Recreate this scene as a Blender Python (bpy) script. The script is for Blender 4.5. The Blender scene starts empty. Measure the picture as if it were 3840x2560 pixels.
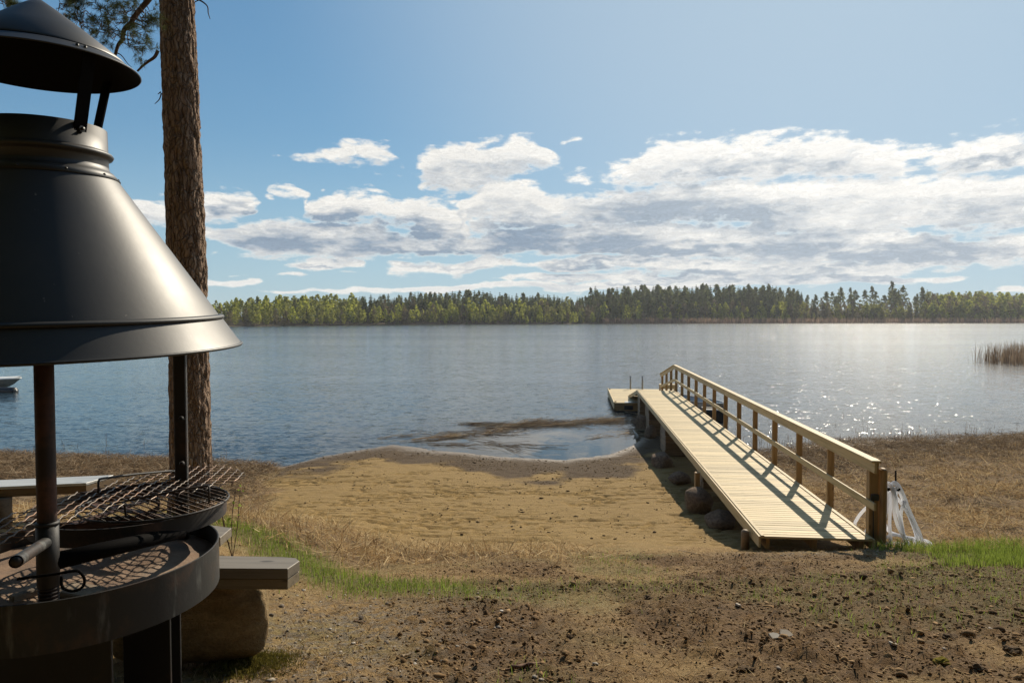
import bpy, math, random
import numpy as np
from mathutils import Vector, Matrix, Euler

R = math.radians
rng = np.random.default_rng(7)
random.seed(7)
sc = bpy.context.scene
col = sc.collection

# ------------------------------------------------------------------ camera
EYE = 3.93
PITCH = R(1.97)
cam_d = bpy.data.cameras.new('camera')
cam = bpy.data.objects.new('camera', cam_d)
col.objects.link(cam)
cam.location = (0, 0, EYE)
cam.rotation_euler = (math.pi / 2 - PITCH, 0, 0)
cam_d.lens = 24.0
cam_d.sensor_width = 36.0
cam_d.clip_start = 0.05
cam_d.clip_end = 9000
sc.camera = cam

# ------------------------------------------------------------------ sun and sky
SUN_AZ = R(29.0)      # to the right of straight ahead (+Y)
SUN_EL = R(35.5)
sun_d = bpy.data.lights.new('sun', 'SUN')
sun_d.energy = 5.0
sun_d.angle = R(0.53)
sun_d.color = (1.0, 0.89, 0.72)
sun = bpy.data.objects.new('sun', sun_d)
col.objects.link(sun)
sun.location = (40, 60, 60)
sun.rotation_euler = (math.pi / 2 - SUN_EL, 0, math.pi - SUN_AZ)

sc.view_settings.view_transform = 'Standard'
sc.view_settings.look = 'None'
sc.view_settings.gamma = 1
sc.view_settings.use_curve_mapping = False
sc.view_settings.exposure = 0.12
sc.render.engine = 'CYCLES'
sc.cycles.use_denoising = True
sc.cycles.max_bounces = 6
sc.cycles.diffuse_bounces = 2
sc.cycles.glossy_bounces = 3
sc.cycles.transmission_bounces = 3
sc.cycles.transparent_max_bounces = 8
sc.cycles.sample_clamp_indirect = 6.0
sc.cycles.sample_clamp_direct = 0.0
sc.cycles.caustics_reflective = False
sc.cycles.caustics_refractive = False


class NT:
    """tiny node-tree helper"""
    def __init__(self, tree):
        self.t = tree
        self.n = tree.nodes
        self.l = tree.links

    def add(self, typ, **kw):
        nd = self.n.new(typ)
        for k, v in kw.items():
            setattr(nd, k, v)
        return nd

    def _set(self, sock, v):
        if isinstance(v, bpy.types.NodeSocket):
            self.l.new(v, sock)
        elif v is not None:
            if hasattr(sock.default_value, '__len__') and not hasattr(v, '__len__'):
                sock.default_value = [v] * len(sock.default_value)
            else:
                sock.default_value = v

    def math(self, op, a, b=None, c=None, clamp=False):
        nd = self.add('ShaderNodeMath', operation=op, use_clamp=clamp)
        self._set(nd.inputs[0], a)
        if b is not None:
            self._set(nd.inputs[1], b)
        if c is not None:
            self._set(nd.inputs[2], c)
        return nd.outputs[0]

    def vmath(self, op, a, b=None, out=0):
        nd = self.add('ShaderNodeVectorMath', operation=op)
        self._set(nd.inputs[0], a)
        if b is not None:
            self._set(nd.inputs[1], b)
        return nd.outputs[out]

    def mix(self, f, a, b, blend='MIX'):
        nd = self.add('ShaderNodeMix', data_type='RGBA', blend_type=blend)
        self._set(nd.inputs[0], f)
        self._set(nd.inputs[6], a if isinstance(a, bpy.types.NodeSocket) else (*a, 1) if len(a) == 3 else a)
        self._set(nd.inputs[7], b if isinstance(b, bpy.types.NodeSocket) else (*b, 1) if len(b) == 3 else b)
        return nd.outputs[2]

    def noise(self, vec, scale, detail=4, rough=0.55, dist=0.0, dim='3D'):
        nd = self.add('ShaderNodeTexNoise', noise_dimensions=dim)
        if vec is not None:
            self.l.new(vec, nd.inputs['Vector'])
        nd.inputs['Scale'].default_value = scale
        nd.inputs['Detail'].default_value = detail
        nd.inputs['Roughness'].default_value = rough
        nd.inputs['Distortion'].default_value = dist
        return nd.outputs[0]

    def noise_col(self, vec, scale):
        nd = self.add('ShaderNodeTexNoise')
        self.l.new(vec, nd.inputs['Vector'])
        nd.inputs['Scale'].default_value = scale
        return nd.outputs[1]

    def ramp(self, f, stops, interp='LINEAR'):
        nd = self.add('ShaderNodeValToRGB')
        nd.color_ramp.interpolation = interp
        el = nd.color_ramp.elements
        while len(el) < len(stops):
            el.new(0.5)
        for e, (p, c) in zip(el, stops):
            e.position = p
            e.color = (*c, 1) if hasattr(c, '__len__') else (c, c, c, 1)
        self._set(nd.inputs[0], f)
        return nd.outputs[0]

    def maprange(self, v, a, b, c=0.0, d=1.0, smooth=False):
        nd = self.add('ShaderNodeMapRange', interpolation_type='SMOOTHSTEP' if smooth else 'LINEAR')
        self._set(nd.inputs[0], v)
        for i, x in enumerate((a, b, c, d)):
            self._set(nd.inputs[i + 1], x)
        return nd.outputs[0]

    def mapping(self, vec, scale=(1, 1, 1), loc=(0, 0, 0), rot=(0, 0, 0)):
        nd = self.add('ShaderNodeMapping')
        self.l.new(vec, nd.inputs[0])
        nd.inputs['Scale'].default_value = scale
        nd.inputs['Location'].default_value = loc
        nd.inputs['Rotation'].default_value = rot
        return nd.outputs[0]

    def bump(self, h, strength=0.5, dist=0.01, normal=None):
        nd = self.add('ShaderNodeBump')
        self._set(nd.inputs['Height'], h)
        self._set(nd.inputs['Strength'], strength)
        nd.inputs['Distance'].default_value = dist
        if normal is not None:
            self.l.new(normal, nd.inputs['Normal'])
        return nd.outputs[0]


def pix_dir(x, y):
    """direction (world) seen at full-size photo pixel x, y"""
    a, c = (x - 1920) / 2560.0, -(y - 1280) / 2560.0
    cp, sp = math.cos(PITCH), math.sin(PITCH)
    return Vector((a, cp + c * sp, -sp + c * cp))


def W(x, y, Y):
    """world point at forward distance Y on the ray of photo pixel x, y"""
    d = pix_dir(x, y)
    d = d * (Y / d.y)
    return Vector((d.x, d.y, d.z + EYE))


def WZ(x, y, z):
    """world point at height z on that ray"""
    d = pix_dir(x, y)
    d = d * ((z - EYE) / d.z)
    return Vector((d.x, d.y, d.z + EYE))


# clouds: positions given as azimuth / elevation in degrees, derived from where they stand in the sky
def azel(x, y):
    d = pix_dir(x * 3840 / 2352.0, y * 3840 / 2352.0)
    return math.degrees(math.atan2(d.x, d.y)), math.degrees(math.atan2(d.z, math.hypot(d.x, d.y)))


# bands of cloud as (x, mid y, half height) read off the photograph; turned into azimuth / elevation curves
BANDS = [
    (1.15, [(650, 360, -12), (675, 360, -1), (700, 358, 3), (760, 357, 15), (830, 355, 26), (895, 360, 22), (918, 368, 6), (930, 392, -6), (950, 402, 16), (1000, 388, 40), (1080, 386, 54), (1150, 372, 44),
            (1200, 356, 38), (1250, 352, 30), (1285, 362, 4), (1300, 364, -14), (1355, 400, -14), (1380, 404, 3), (1430, 396, 28), (1500, 385, 44), (1580, 372, 52), (1650, 366, 52), (1750, 364, 52),
            (1830, 360, 48), (1950, 366, 52), (2060, 372, 40), (2120, 366, 22), (2200, 356, 44), (2290, 354, 46), (2400, 352, 42)]),
    (1.05, [(280, 470, 4), (330, 480, 28), (400, 486, 34), (500, 474, 34), (565, 470, 24), (598, 470, -10), (628, 434, 10), (665, 432, 17), (690, 436, 6), (700, 470, 8), (720, 476, 24), (800, 480, 32),
            (900, 490, 30), (980, 500, 46), (1040, 518, 42), (1080, 490, 24), (1120, 458, 40), (1190, 466, 54), (1300, 486, 36), (1450, 478, 44), (1600, 464, 48), (1800, 474, 62), (2000, 470, 62),
            (2200, 462, 56), (2400, 460, 60)]),
    (0.8, [(440, 546, -6), (472, 542, 12), (520, 545, 22), (620, 550, 38), (760, 556, 42), (900, 562, 30), (1030, 562, 26), (1150, 556, 30), (1300, 548, 38), (1500, 552, 42), (1700, 562, 44), (1900, 566, 44),
           (2100, 572, 40), (2250, 574, 34), (2400, 576, 38)]),
    (0.42, [(470, 580, 2), (500, 580, -10), (640, 606, -4), (680, 606, 6), (760, 604, 13), (820, 606, 9), (850, 606, -5), (885, 619, 1), (940, 619, 11), (1060, 621, 12), (1105, 600, 20), (1170, 607, 6), (1190, 606, 6),
            (1300, 604, 15), (1440, 604, 14), (1560, 612, 16), (1700, 620, 20), (1850, 620, 24), (2000, 620, 20), (2130, 608, 13), (2200, 612, 3), (2225, 612, -8), (2400, 600, -8)]),
    (0.34, [(440, 648, 5), (490, 648, 9), (560, 647, 8), (590, 648, -3), (645, 634, 2), (690, 634, 7), (725, 632, -3), (760, 627, 4), (800, 628, -3), (1150, 636, -4), (1190, 636, 5), (1280, 634, 13), (1360, 636, 8),
            (1500, 640, 13), (1750, 641, 13), (2000, 638, 13), (2190, 640, 7), (2235, 640, -4), (2400, 640, -5)]),
    (0.26, [(560, 668, -4), (650, 669, 3), (780, 668, 5), (900, 665, 7), (1100, 657, 8), (1300, 656, 10), (1500, 655, 11), (1700, 655, 9), (1860, 655, -2), (2250, 670, -3), (2300, 667, 5), (2400, 663, 8)]),
]
GREYS = [(530, 478, 40, 12, .7), (760, 505, 110, 16, .9), (650, 552, 120, 24, 1), (850, 560, 90, 22, .8), (925, 535, 90, 26, 1), (980, 578, 130, 14, 1), (1010, 610, 70, 6, .6),
         (1210, 545, 130, 30, 1.05), (1400, 555, 120, 26, .9), (1180, 380, 60, 18, .25), (1060, 392, 60, 22, .22), (1500, 478, 170, 34, 1), (1690, 500, 130, 34, .95), (1640, 386, 60, 20, .7), (1790, 368, 60, 14, .6),
         (1900, 384, 50, 16, .6), (2080, 560, 70, 12, .7), (1560, 580, 150, 13, 1.1), (1830, 566, 120, 26, .95), (2180, 566, 150, 26, 1.2), (2010, 590, 130, 12, 1.1), (2290, 362, 90, 12, .9), (2260, 490, 90, 24, .55),
         (1330, 610, 110, 8, .9), (1620, 628, 130, 9, 1), (1850, 632, 110, 10, 1), (1480, 648, 120, 5, .8), (1990, 640, 120, 6, .8), (740, 610, 60, 5, .6), (1310, 640, 60, 6, .7)]
PUFFS = [(1110, 500, 90, 52), (1323, 410, 33, 11), (1325, 325, 8, 5), (840, 440, 32, 15), (520, 628, 26, 4), (735, 430, 10, 5), (2285, 604, 20, 3), (2330, 592, 12, 6), (605, 455, 12, 9)]

world = bpy.data.worlds.new('World')
sc.world = world
world.use_nodes = True
wt = NT(world.node_tree)
wt.n.clear()
wout = wt.add('ShaderNodeOutputWorld')
bg = wt.add('ShaderNodeBackground')
wt.l.new(bg.outputs[0], wout.inputs[0])
sky = wt.add('ShaderNodeTexSky', sky_type='NISHITA')
sky.sun_disc = False
sky.sun_elevation = SUN_EL
sky.sun_rotation = SUN_AZ
sky.altitude = 100
sky.air_density = 1.0
sky.dust_density = 0.35
sky.ozone_density = 1.6

# group: direction -> cloud mask (sum of soft lobes)
grp = bpy.data.node_groups.new('cloud_lobes', 'ShaderNodeTree')
grp.interface.new_socket('P', in_out='INPUT', socket_type='NodeSocketVector')
grp.interface.new_socket('M', in_out='OUTPUT', socket_type='NodeSocketFloat')
g = NT(grp)
gi = g.add('NodeGroupInput')
go = g.add('NodeGroupOutput')
gs = g.add('ShaderNodeSeparateXYZ')
g.l.new(gi.outputs[0], gs.inputs[0])
gaz, gel = gs.outputs[0], gs.outputs[1]
tt = g.maprange(gaz, -50, 50, 0, 1)


def curve(pts):
    nd = g.add('ShaderNodeFloatCurve')
    cm = nd.mapping
    cm.use_clip = False
    c = cm.curves[0]
    while len(c.points) < len(pts):
        c.points.new(.5, .5)
    for p_, (x_, y_) in zip(c.points, pts):
        p_.location = (x_, y_)
        p_.handle_type = 'AUTO'
    cm.update()
    g.l.new(tt, nd.inputs['Value'])
    return nd.outputs[0]


acc = None
for (soft, rows_) in BANDS:
    mids, halfs = [], []
    rows_ = [(-260, rows_[0][1], -60), (rows_[0][0] - 30, rows_[0][1], -12)] + rows_ + [(2700, rows_[-1][1], -30)]
    for (x_, y_, h_) in rows_:
        a0, e0 = azel(x_, y_)
        _, e1 = azel(x_, y_ - abs(h_))
        hh = (e1 - e0) * (1.10 if h_ >= 0 else -1)
        mids.append(((a0 + 50) / 100, e0 / 25.0))
        halfs.append(((a0 + 50) / 100, max(hh, -2.3) / 5.0 + .5))
    mid = g.math('MULTIPLY', curve(mids), 25.0)
    half = g.math('MULTIPLY', g.math('SUBTRACT', curve(halfs), .5), 5.0)
    v = g.math('DIVIDE', g.math('SUBTRACT', half, g.math('ABSOLUTE', g.math('SUBTRACT', gel, mid))), soft)
    v = g.math('MINIMUM', v, .95)
    acc = v if acc is None else g.math('MAXIMUM', acc, v)
for (cx, cy, hw, hh) in PUFFS:
    a0, e0 = azel(cx, cy)
    a1, e1 = azel(cx + hw, cy)
    _, e2 = azel(cx, cy - hh)
    dv = g.vmath('MULTIPLY', g.vmath('SUBTRACT', gi.outputs[0], (a0, e0, 0)), (1 / (abs(a1 - a0)), 1 / (abs(e2 - e0)), 0))
    v = g.math('MULTIPLY_ADD', g.vmath('LENGTH', dv, out=1), -.6, .6)
    acc = g.math('MAXIMUM', acc, v)
g.l.new(acc, go.inputs[0])

geo = wt.add('ShaderNodeTexCoord')
sep = wt.add('ShaderNodeSeparateXYZ')
wt.l.new(geo.outputs['Generated'], sep.inputs[0])
X, Y_, Z_ = sep.outputs
az = wt.math('MULTIPLY', wt.math('ARCTAN2', X, Y_), 180 / math.pi)
hor = wt.math('SQRT', wt.math('ADD', wt.math('MULTIPLY', X, X), wt.math('MULTIPLY', Y_, Y_)))
el = wt.math('MULTIPLY', wt.math('ARCTAN2', Z_, hor), 180 / math.pi)
comb = wt.add('ShaderNodeCombineXYZ')
wt.l.new(az, comb.inputs[0])
wt.l.new(el, comb.inputs[1])
P = comb.outputs[0]
# finer structure nearer the horizon: noise domain stretched by a perspective-like term
lowf = wt.math('DIVIDE', 1.0, wt.math('ADD', 0.35, wt.math('MULTIPLY', wt.math('MAXIMUM', el, 0.0), 0.065)))
pc = wt.add('ShaderNodeCombineXYZ')
lowel = wt.math('ADD', el, wt.math('MULTIPLY', lowf, -1.4))
wt.l.new(wt.math('MULTIPLY', az, 0.5), pc.inputs[0])
wt.l.new(wt.math('MULTIPLY', lowel, 1.25), pc.inputs[1])
pc.inputs[2].default_value = 0
PN = pc.outputs[0]


def cloud_density(shift, detail, seed=0.0):
    pv = wt.vmath('ADD', P, shift)
    nv = wt.vmath('ADD', PN, (shift[0] * 0.5 + seed, shift[1] * 1.25, 0))
    # warp
    w1 = wt.add('ShaderNodeTexNoise', noise_dimensions='2D')
    wt.l.new(nv, w1.inputs['Vector'])
    w1.inputs['Scale'].default_value = 0.35
    w1.inputs['Detail'].default_value = 1
    wv = wt.vmath('SUBTRACT', w1.outputs[1], (0.5, 0.5, 0.5))
    wvs = wt.vmath('MULTIPLY', wv, (4.0, 1.3, 0))
    ge = wt.add('ShaderNodeGroup')
    ge.node_tree = grp
    wt.l.new(wt.vmath('ADD', pv, wvs), ge.inputs[0])
    n1 = wt.noise(nv, 0.75, detail, 0.66, 0.0, '2D')
    vb = wt.add('ShaderNodeTexVoronoi', voronoi_dimensions='2D', feature='SMOOTH_F1')
    wt.l.new(wt.vmath('ADD', nv, wt.vmath('MULTIPLY', wv, (1.2, 1.2, 0))), vb.inputs['Vector'])
    vb.inputs['Scale'].default_value = 1.5
    vb.inputs['Smoothness'].default_value = .35
    bil = wt.math('MULTIPLY', wt.math('SUBTRACT', .42, vb.outputs['Distance']), .55)
    nn = wt.math('ADD', wt.math('MULTIPLY', wt.math('SUBTRACT', n1, 0.5), 2.2), bil)
    m = ge.outputs[0]
    # the rest of the sky, away from the view: loose fields of the same kind
    far = wt.maprange(wt.math('ABSOLUTE', az), 44, 60, 0, 1, True)
    gen = wt.math('SUBTRACT', wt.noise(wt.vmath('MULTIPLY', P, (0.02, 0.06, 0)), 1.0, 2, 0.5, 0.0, '2D'), 0.52)
    lowb = wt.maprange(el, 14, 26, 0.25, -0.5, True)
    gen = wt.math('ADD', wt.math('MULTIPLY', gen, 2.0), lowb)
    mm = wt.add('ShaderNodeMix', data_type='FLOAT')
    wt.l.new(far, mm.inputs[0])
    wt.l.new(m, mm.inputs[2])
    wt.l.new(gen, mm.inputs[3])
    return wt.math('ADD', mm.outputs[0], nn), mm.outputs[0]


d0, M0 = cloud_density((0, 0, 0), 8)
d1, M1 = cloud_density((0.25, 0.80, 0), 3)     # how much cloud lies above, towards the sun
alpha = wt.maprange(d0, -0.20, 0.50, 0, 1, True)
alpha = wt.math('MULTIPLY', alpha, wt.maprange(el, -0.5, 1.0, 0, 1, True))
thick = wt.maprange(d1, 0.10, 0.95, 0, 1, True)
thin0 = wt.maprange(d0, 0.15, 0.75, 0, 1, True)
# grey undersides, warped by the same kind of noise as the outlines
wn = wt.add('ShaderNodeTexNoise', noise_dimensions='2D')
wt.l.new(PN, wn.inputs['Vector'])
wn.inputs['Scale'].default_value = 0.9
wn.inputs['Detail'].default_value = 4
wn.inputs['Roughness'].default_value = .55
wd_ = wt.vmath('MULTIPLY', wt.vmath('SUBTRACT', wn.outputs[1], (.5, .5, .5)), (7.5, 2.5, 0))
PW = wt.vmath('ADD', P, wd_)
wv_low = wd_
gacc = None
for (cx, cy, hw, hh, sg) in GREYS:
    a0, e0 = azel(cx, cy)
    a1, e1 = azel(cx + hw, cy)
    _, e2 = azel(cx, cy - hh)
    dv = wt.vmath('MULTIPLY', wt.vmath('SUBTRACT', PW, (a0, e0, 0)), (1 / (abs(a1 - a0) * 1.6), 1 / (abs(e2 - e0) * 1.85), 0))
    v = wt.math('MULTIPLY_ADD', wt.vmath('LENGTH', dv, out=1), -sg, sg)
    gacc = v if gacc is None else wt.math('MAXIMUM', gacc, v)
gacc = wt.math('ADD', wt.math('MAXIMUM', gacc, 0.0), wt.math('MULTIPLY', wt.math('SUBTRACT', wt.noise(wt.vmath('MULTIPLY', PN, (.6, 1.0, 0)), 1.1, 5, .6, 0.0, '2D'), .5), .5))
slope = wt.math('SUBTRACT', M1, M0)
lit = wt.maprange(wt.math('ADD', wt.math('MULTIPLY', slope, .75), wt.math('MULTIPLY', d1, 0.62)), .0, .95, 0, 1, True)
lit = wt.math('MULTIPLY', lit, .38)
shade = wt.math('MULTIPLY', wt.math('ADD', lit, wt.maprange(gacc, .0, .95, 0, 1), clamp=True), wt.maprange(d0, -.02, 0.45, 0, 1, True))
fine_ = wt.maprange(d0, .3, 1.4, .0, .22)
shade = wt.math('ADD', shade, wt.math('MULTIPLY', fine_, .6), clamp=True)
# near the sun's side the veils are brighter
sundir = Vector((math.sin(SUN_AZ) * math.cos(SUN_EL), math.cos(SUN_AZ) * math.cos(SUN_EL), math.sin(SUN_EL)))
cs = wt.vmath('DOT_PRODUCT', geo.outputs['Generated'], tuple(sundir), out=1)
glow = wt.maprange(cs, 0.76, 0.94, 0, 1, True)
bright = wt.mix(glow, (0.90, 0.88, 0.83), (1.02, 1.00, 0.95))
base = wt.mix(glow, (0.27, 0.35, 0.45), (0.48, 0.54, 0.60))
tex_ = wt.maprange(wt.noise(wt.vmath('ADD', PN, wv_low), 2.0, 5, .62, 0.0, '2D'), .28, .72, .84, 1.06)
tn_ = wt.add('ShaderNodeVectorMath', operation='SCALE')
wt.l.new(wt.mix(shade, bright, base), tn_.inputs[0])
wt.l.new(tex_, tn_.inputs['Scale'])
cloudc = tn_.outputs[0]
lowhaze = wt.maprange(el, 0.0, 7.0, 0.35, 0.0, True)
cloudc = wt.mix(lowhaze, cloudc, (0.66, 0.70, 0.72))

SKY_STRENGTH = 0.108
HAZE = 0.00017
skyc = wt.vmath('MULTIPLY', sky.outputs[0], (SKY_STRENGTH * .70, SKY_STRENGTH * 1.14, SKY_STRENGTH * 1.36))
# soft shoulder, so that the aureole keeps its colour as on film
skyc = wt.vmath('DIVIDE', skyc, wt.vmath('ADD', wt.vmath('MULTIPLY', skyc, (1.2, 1.0, .80)), (1, 1, 1)))
# pale veil of the low sky and of the air round the sun
hz = wt.maprange(el, 0.0, 15.0, 0.6, 0.0, True)
skyc = wt.mix(hz, skyc, (0.42, 0.575, 0.66))
skyc = wt.mix(wt.maprange(cs, .70, .99, 0, .62, True), skyc, (.50, .60, .68))
skyf = wt.mix(alpha, skyc, cloudc)
wt.l.new(skyf, bg.inputs['Color'])
bg.inputs['Strength'].default_value = 1.0

# ------------------------------------------------------------------ helpers: objects
def tag(o, label=None, cat=None, group=None, kind=None):
    if label:
        o['label'] = label
    if cat:
        o['category'] = cat
    if group:
        o['group'] = group
    if kind:
        o['kind'] = kind
    return o


def empty(name, loc=(0, 0, 0), rz=0.0, rot=None):
    o = bpy.data.objects.new(name, None)
    col.objects.link(o)
    o.location = loc
    o.rotation_euler = rot if rot is not None else (0, 0, rz)
    o.empty_display_size = 0.2
    return o


def add_obj(name, me, parent=None, loc=None, rot=None):
    o = bpy.data.objects.new(name, me)
    col.objects.link(o)
    if parent is not None:
        o.parent = parent
    if loc is not None:
        o.location = loc
    if rot is not None:
        o.rotation_euler = rot
    return o


def copy_tree(o, parent=None):
    c = o.copy()
    col.objects.link(c)
    c.parent = parent
    for ch in list(o.children):
        copy_tree(ch, c)
    return c


class MB:
    def __init__(self):
        self.v = []
        self.f = []
        self.m = []
        self.s = []

    def add(self, vs, fs, mat=0, smooth=False):
        k = len(self.v)
        self.v += [tuple(p) for p in vs]
        for f in fs:
            self.f.append(tuple(i + k for i in f))
            self.m.append(mat)
            self.s.append(smooth)

    def box(self, c, s, rot=None, mat=0, bevel=0.0):
        hx, hy, hz = s[0] / 2, s[1] / 2, s[2] / 2
        M = rot if rot is not None else Matrix.Identity(3)
        c = Vector(c)
        if bevel <= 0:
            vs = [(x, y, z) for x in (-hx, hx) for y in (-hy, hy) for z in (-hz, hz)]
            fs = [(0, 1, 3, 2), (4, 6, 7, 5), (0, 4, 5, 1), (2, 3, 7, 6), (0, 2, 6, 4), (1, 5, 7, 3)]
        else:
            b = min(bevel, hx * .9, hy * .9, hz * .9)
            vs, idx = [], {}
            for sx in (-1, 1):
                for sy in (-1, 1):
                    for sz in (-1, 1):
                        for ax in range(3):
                            p = [sx * (hx - b), sy * (hy - b), sz * (hz - b)]
                            p[ax] = (sx * hx, sy * hy, sz * hz)[ax]
                            idx[(sx, sy, sz, ax)] = len(vs)
                            vs.append(p)
            fs = []
            for ax in range(3):
                o1, o2 = [(1, 2), (2, 0), (0, 1)][ax]
                for sg in (-1, 1):
                    q = []
                    for (p1, p2) in ((-1, -1), (1, -1), (1, 1), (-1, 1)):
                        k = [0, 0, 0]
                        k[ax] = sg
                        k[o1] = p1
                        k[o2] = p2
                        q.append(idx[(*k, ax)])
                    fs.append(q if sg > 0 else q[::-1])
            for sx in (-1, 1):
                for sy in (-1, 1):
                    for sz in (-1, 1):
                        t = [idx[(sx, sy, sz, a)] for a in range(3)]
                        fs.append(t if sx * sy * sz > 0 else t[::-1])
            for ax in range(3):      # edges along ax
                o1, o2 = [(1, 2), (2, 0), (0, 1)][ax]
                for p1 in (-1, 1):
                    for p2 in (-1, 1):
                        def kk(sa, a):
                            k = [0, 0, 0]
                            k[ax] = sa
                            k[o1] = p1
                            k[o2] = p2
                            return idx[(*k, a)]
                        q = [kk(-1, o1), kk(1, o1), kk(1, o2), kk(-1, o2)]
                        fs.append(q if p1 * p2 < 0 else q[::-1])
        vs = [c + M @ Vector(p) for p in vs]
        self.add(vs, fs, mat)

    def beam(self, a, b, w, h, up=(0, 0, 1), mat=0, bevel=0.0):
        a, b = Vector(a), Vector(b)
        d = b - a
        L = d.length
        y = d.normalized()
        x = y.cross(Vector(up))
        if x.length < 1e-5:
            x = Vector((1, 0, 0))
        x.normalize()
        z = x.cross(y)
        M = Matrix((x, y, z)).transposed()
        self.box((a + b) / 2, (w, L, h), M, mat, bevel)

    def tube(self, pts, r, n=8, mat=0, cap=True, smooth=True):
        pts = [Vector(p) for p in pts]
        m = len(pts)
        rs = r if hasattr(r, '__len__') else [r] * m
        vs, fs = [], []
        prev = None
        for i, p in enumerate(pts):
            t = (pts[min(i + 1, m - 1)] - pts[max(i - 1, 0)])
            if t.length < 1e-9:
                t = Vector((0, 0, 1))
            t.normalize()
            if prev is None:
                u = t.cross(Vector((0, 0, 1)))
                if u.length < 1e-3:
                    u = t.cross(Vector((1, 0, 0)))
            else:
                u = prev - t * prev.dot(t)
                if u.length < 1e-6:
                    u = t.cross(Vector((1, 0, 0)))
            u.normalize()
            prev = u
            w = t.cross(u)
            for k in range(n):
                a = 2 * math.pi * k / n
                vs.append(p + (u * math.cos(a) + w * math.sin(a)) * rs[i])
        for i in range(m - 1):
            for k in range(n):
                fs.append((i * n + k, i * n + (k + 1) % n, (i + 1) * n + (k + 1) % n, (i + 1) * n + k))
        if cap:
            fs.append(tuple(range(n))[::-1])
            fs.append(tuple((m - 1) * n + k for k in range(n)))
        self.add(vs, fs, mat, smooth)

    def lathe(self, prof, n=96, mat=0, smooth=True, a0=0, a1=2 * math.pi, c=(0, 0, 0)):
        full = abs((a1 - a0) - 2 * math.pi) < 1e-6
        nn = n if full else n + 1
        vs, fs = [], []
        for (r, z) in prof:
            for k in range(nn):
                a = a0 + (a1 - a0) * k / n
                vs.append((c[0] + r * math.cos(a), c[1] + r * math.sin(a), c[2] + z))
        for i in range(len(prof) - 1):
            for k in range(n):
                k2 = (k + 1) % nn
                fs.append((i * nn + k, i * nn + k2, (i + 1) * nn + k2, (i + 1) * nn + k))
        self.add(vs, fs, mat, smooth)

    def mesh(self, name, mats):
        me = bpy.data.meshes.new(name)
        me.from_pydata(self.v, [], self.f)
        for m_ in (mats if isinstance(mats, (list, tuple)) else [mats]):
            me.materials.append(m_)
        me.polygons.foreach_set('material_index', self.m)
        me.polygons.foreach_set('use_smooth', self.s)
        me.update()
        return me

    def build(self, name, mats, parent=None, loc=None, rot=None):
        return add_obj(name, self.mesh(name, mats), parent, loc, rot)


def np_mesh(name, V, F, mats, smooth=False, midx=None):
    """fast mesh from numpy arrays, F is (n, k)"""
    me = bpy.data.meshes.new(name)
    n, k = F.shape
    me.vertices.add(len(V))
    me.vertices.foreach_set('co', np.ascontiguousarray(V, dtype=np.float32).ravel())
    me.loops.add(n * k)
    me.loops.foreach_set('vertex_index', np.ascontiguousarray(F, dtype=np.int32).ravel())
    me.polygons.add(n)
    me.polygons.foreach_set('loop_start', np.arange(0, n * k, k, dtype=np.int32))
    me.polygons.foreach_set('loop_total', np.full(n, k, dtype=np.int32))
    if smooth:
        me.polygons.foreach_set('use_smooth', np.ones(n, dtype=bool))
    for m_ in (mats if isinstance(mats, (list, tuple)) else [mats]):
        me.materials.append(m_)
    if midx is not None:
        me.polygons.foreach_set('material_index', midx.astype(np.int32))
    me.update(calc_edges=True)
    return me


# numpy value noise ---------------------------------------------------------
def _hash(ix, iy, seed):
    h = (ix.astype(np.int64) * 374761393 + iy.astype(np.int64) * 668265263 + seed * 974634777) & 0x7fffffff
    h = (h ^ (h >> 13)) * 1274126177 & 0x7fffffff
    h = h ^ (h >> 16)
    return (h & 0xffff) / 65535.0


def vnoise(x, y, seed=0):
    ix, iy = np.floor(x), np.floor(y)
    fx, fy = x - ix, y - iy
    fx = fx * fx * (3 - 2 * fx)
    fy = fy * fy * (3 - 2 * fy)
    a = _hash(ix, iy, seed)
    b = _hash(ix + 1, iy, seed)
    c = _hash(ix, iy + 1, seed)
    d = _hash(ix + 1, iy + 1, seed)
    return (a * (1 - fx) + b * fx) * (1 - fy) + (c * (1 - fx) + d * fx) * fy


def fbm(x, y, oct=4, seed=0, gain=0.5):
    s, a, t = 0, 1.0, 0
    for i in range(oct):
        s = s + a * vnoise(x * 2 ** i + 17.3 * i, y * 2 ** i - 9.1 * i, seed + i)
        t += a
        a *= gain
    return s / t


def sstep(x, a, b):
    t = np.clip((x - a) / (b - a), 0, 1)
    return t * t * (3 - 2 * t)


# ------------------------------------------------------------------ terrain height
PY = np.array([-40, -10, -2, 0, 3, 4.5, 6.5, 8.6, 9.4, 10.2, 12.0, 14.5, 17, 19.5, 22, 30, 60, 120])
PZ = np.array([3.6, 2.9, 2.42, 2.38, 2.31, 2.0, 1.50, 0.96, 0.72, 0.56, 0.38, 0.24, .12, 0.0, -.22, -1.1, -3.0, -4.0])
SX = np.array([-90, -40, -14.7, -9.9, -6.06, -5.4, -3.72, -1.6, -.3, 1.5, 2.8, 3.66, 4.3, 5.2, 6.2, 7.35, 8.6, 10, 12.3, 17.1, 40, 90])
SY = np.array([24, 21.0, 19.6, 18.8, 17.9, 19.3, 21.1, 19.9, 19.2, 18.8, 19.6, 20.9, 22.4, 22.8, 20.8, 19.8, 20.5, 21.5, 22.0, 22.8, 25, 30])


def shore_y(x):
    return np.interp(x, SX, SY)


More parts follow.
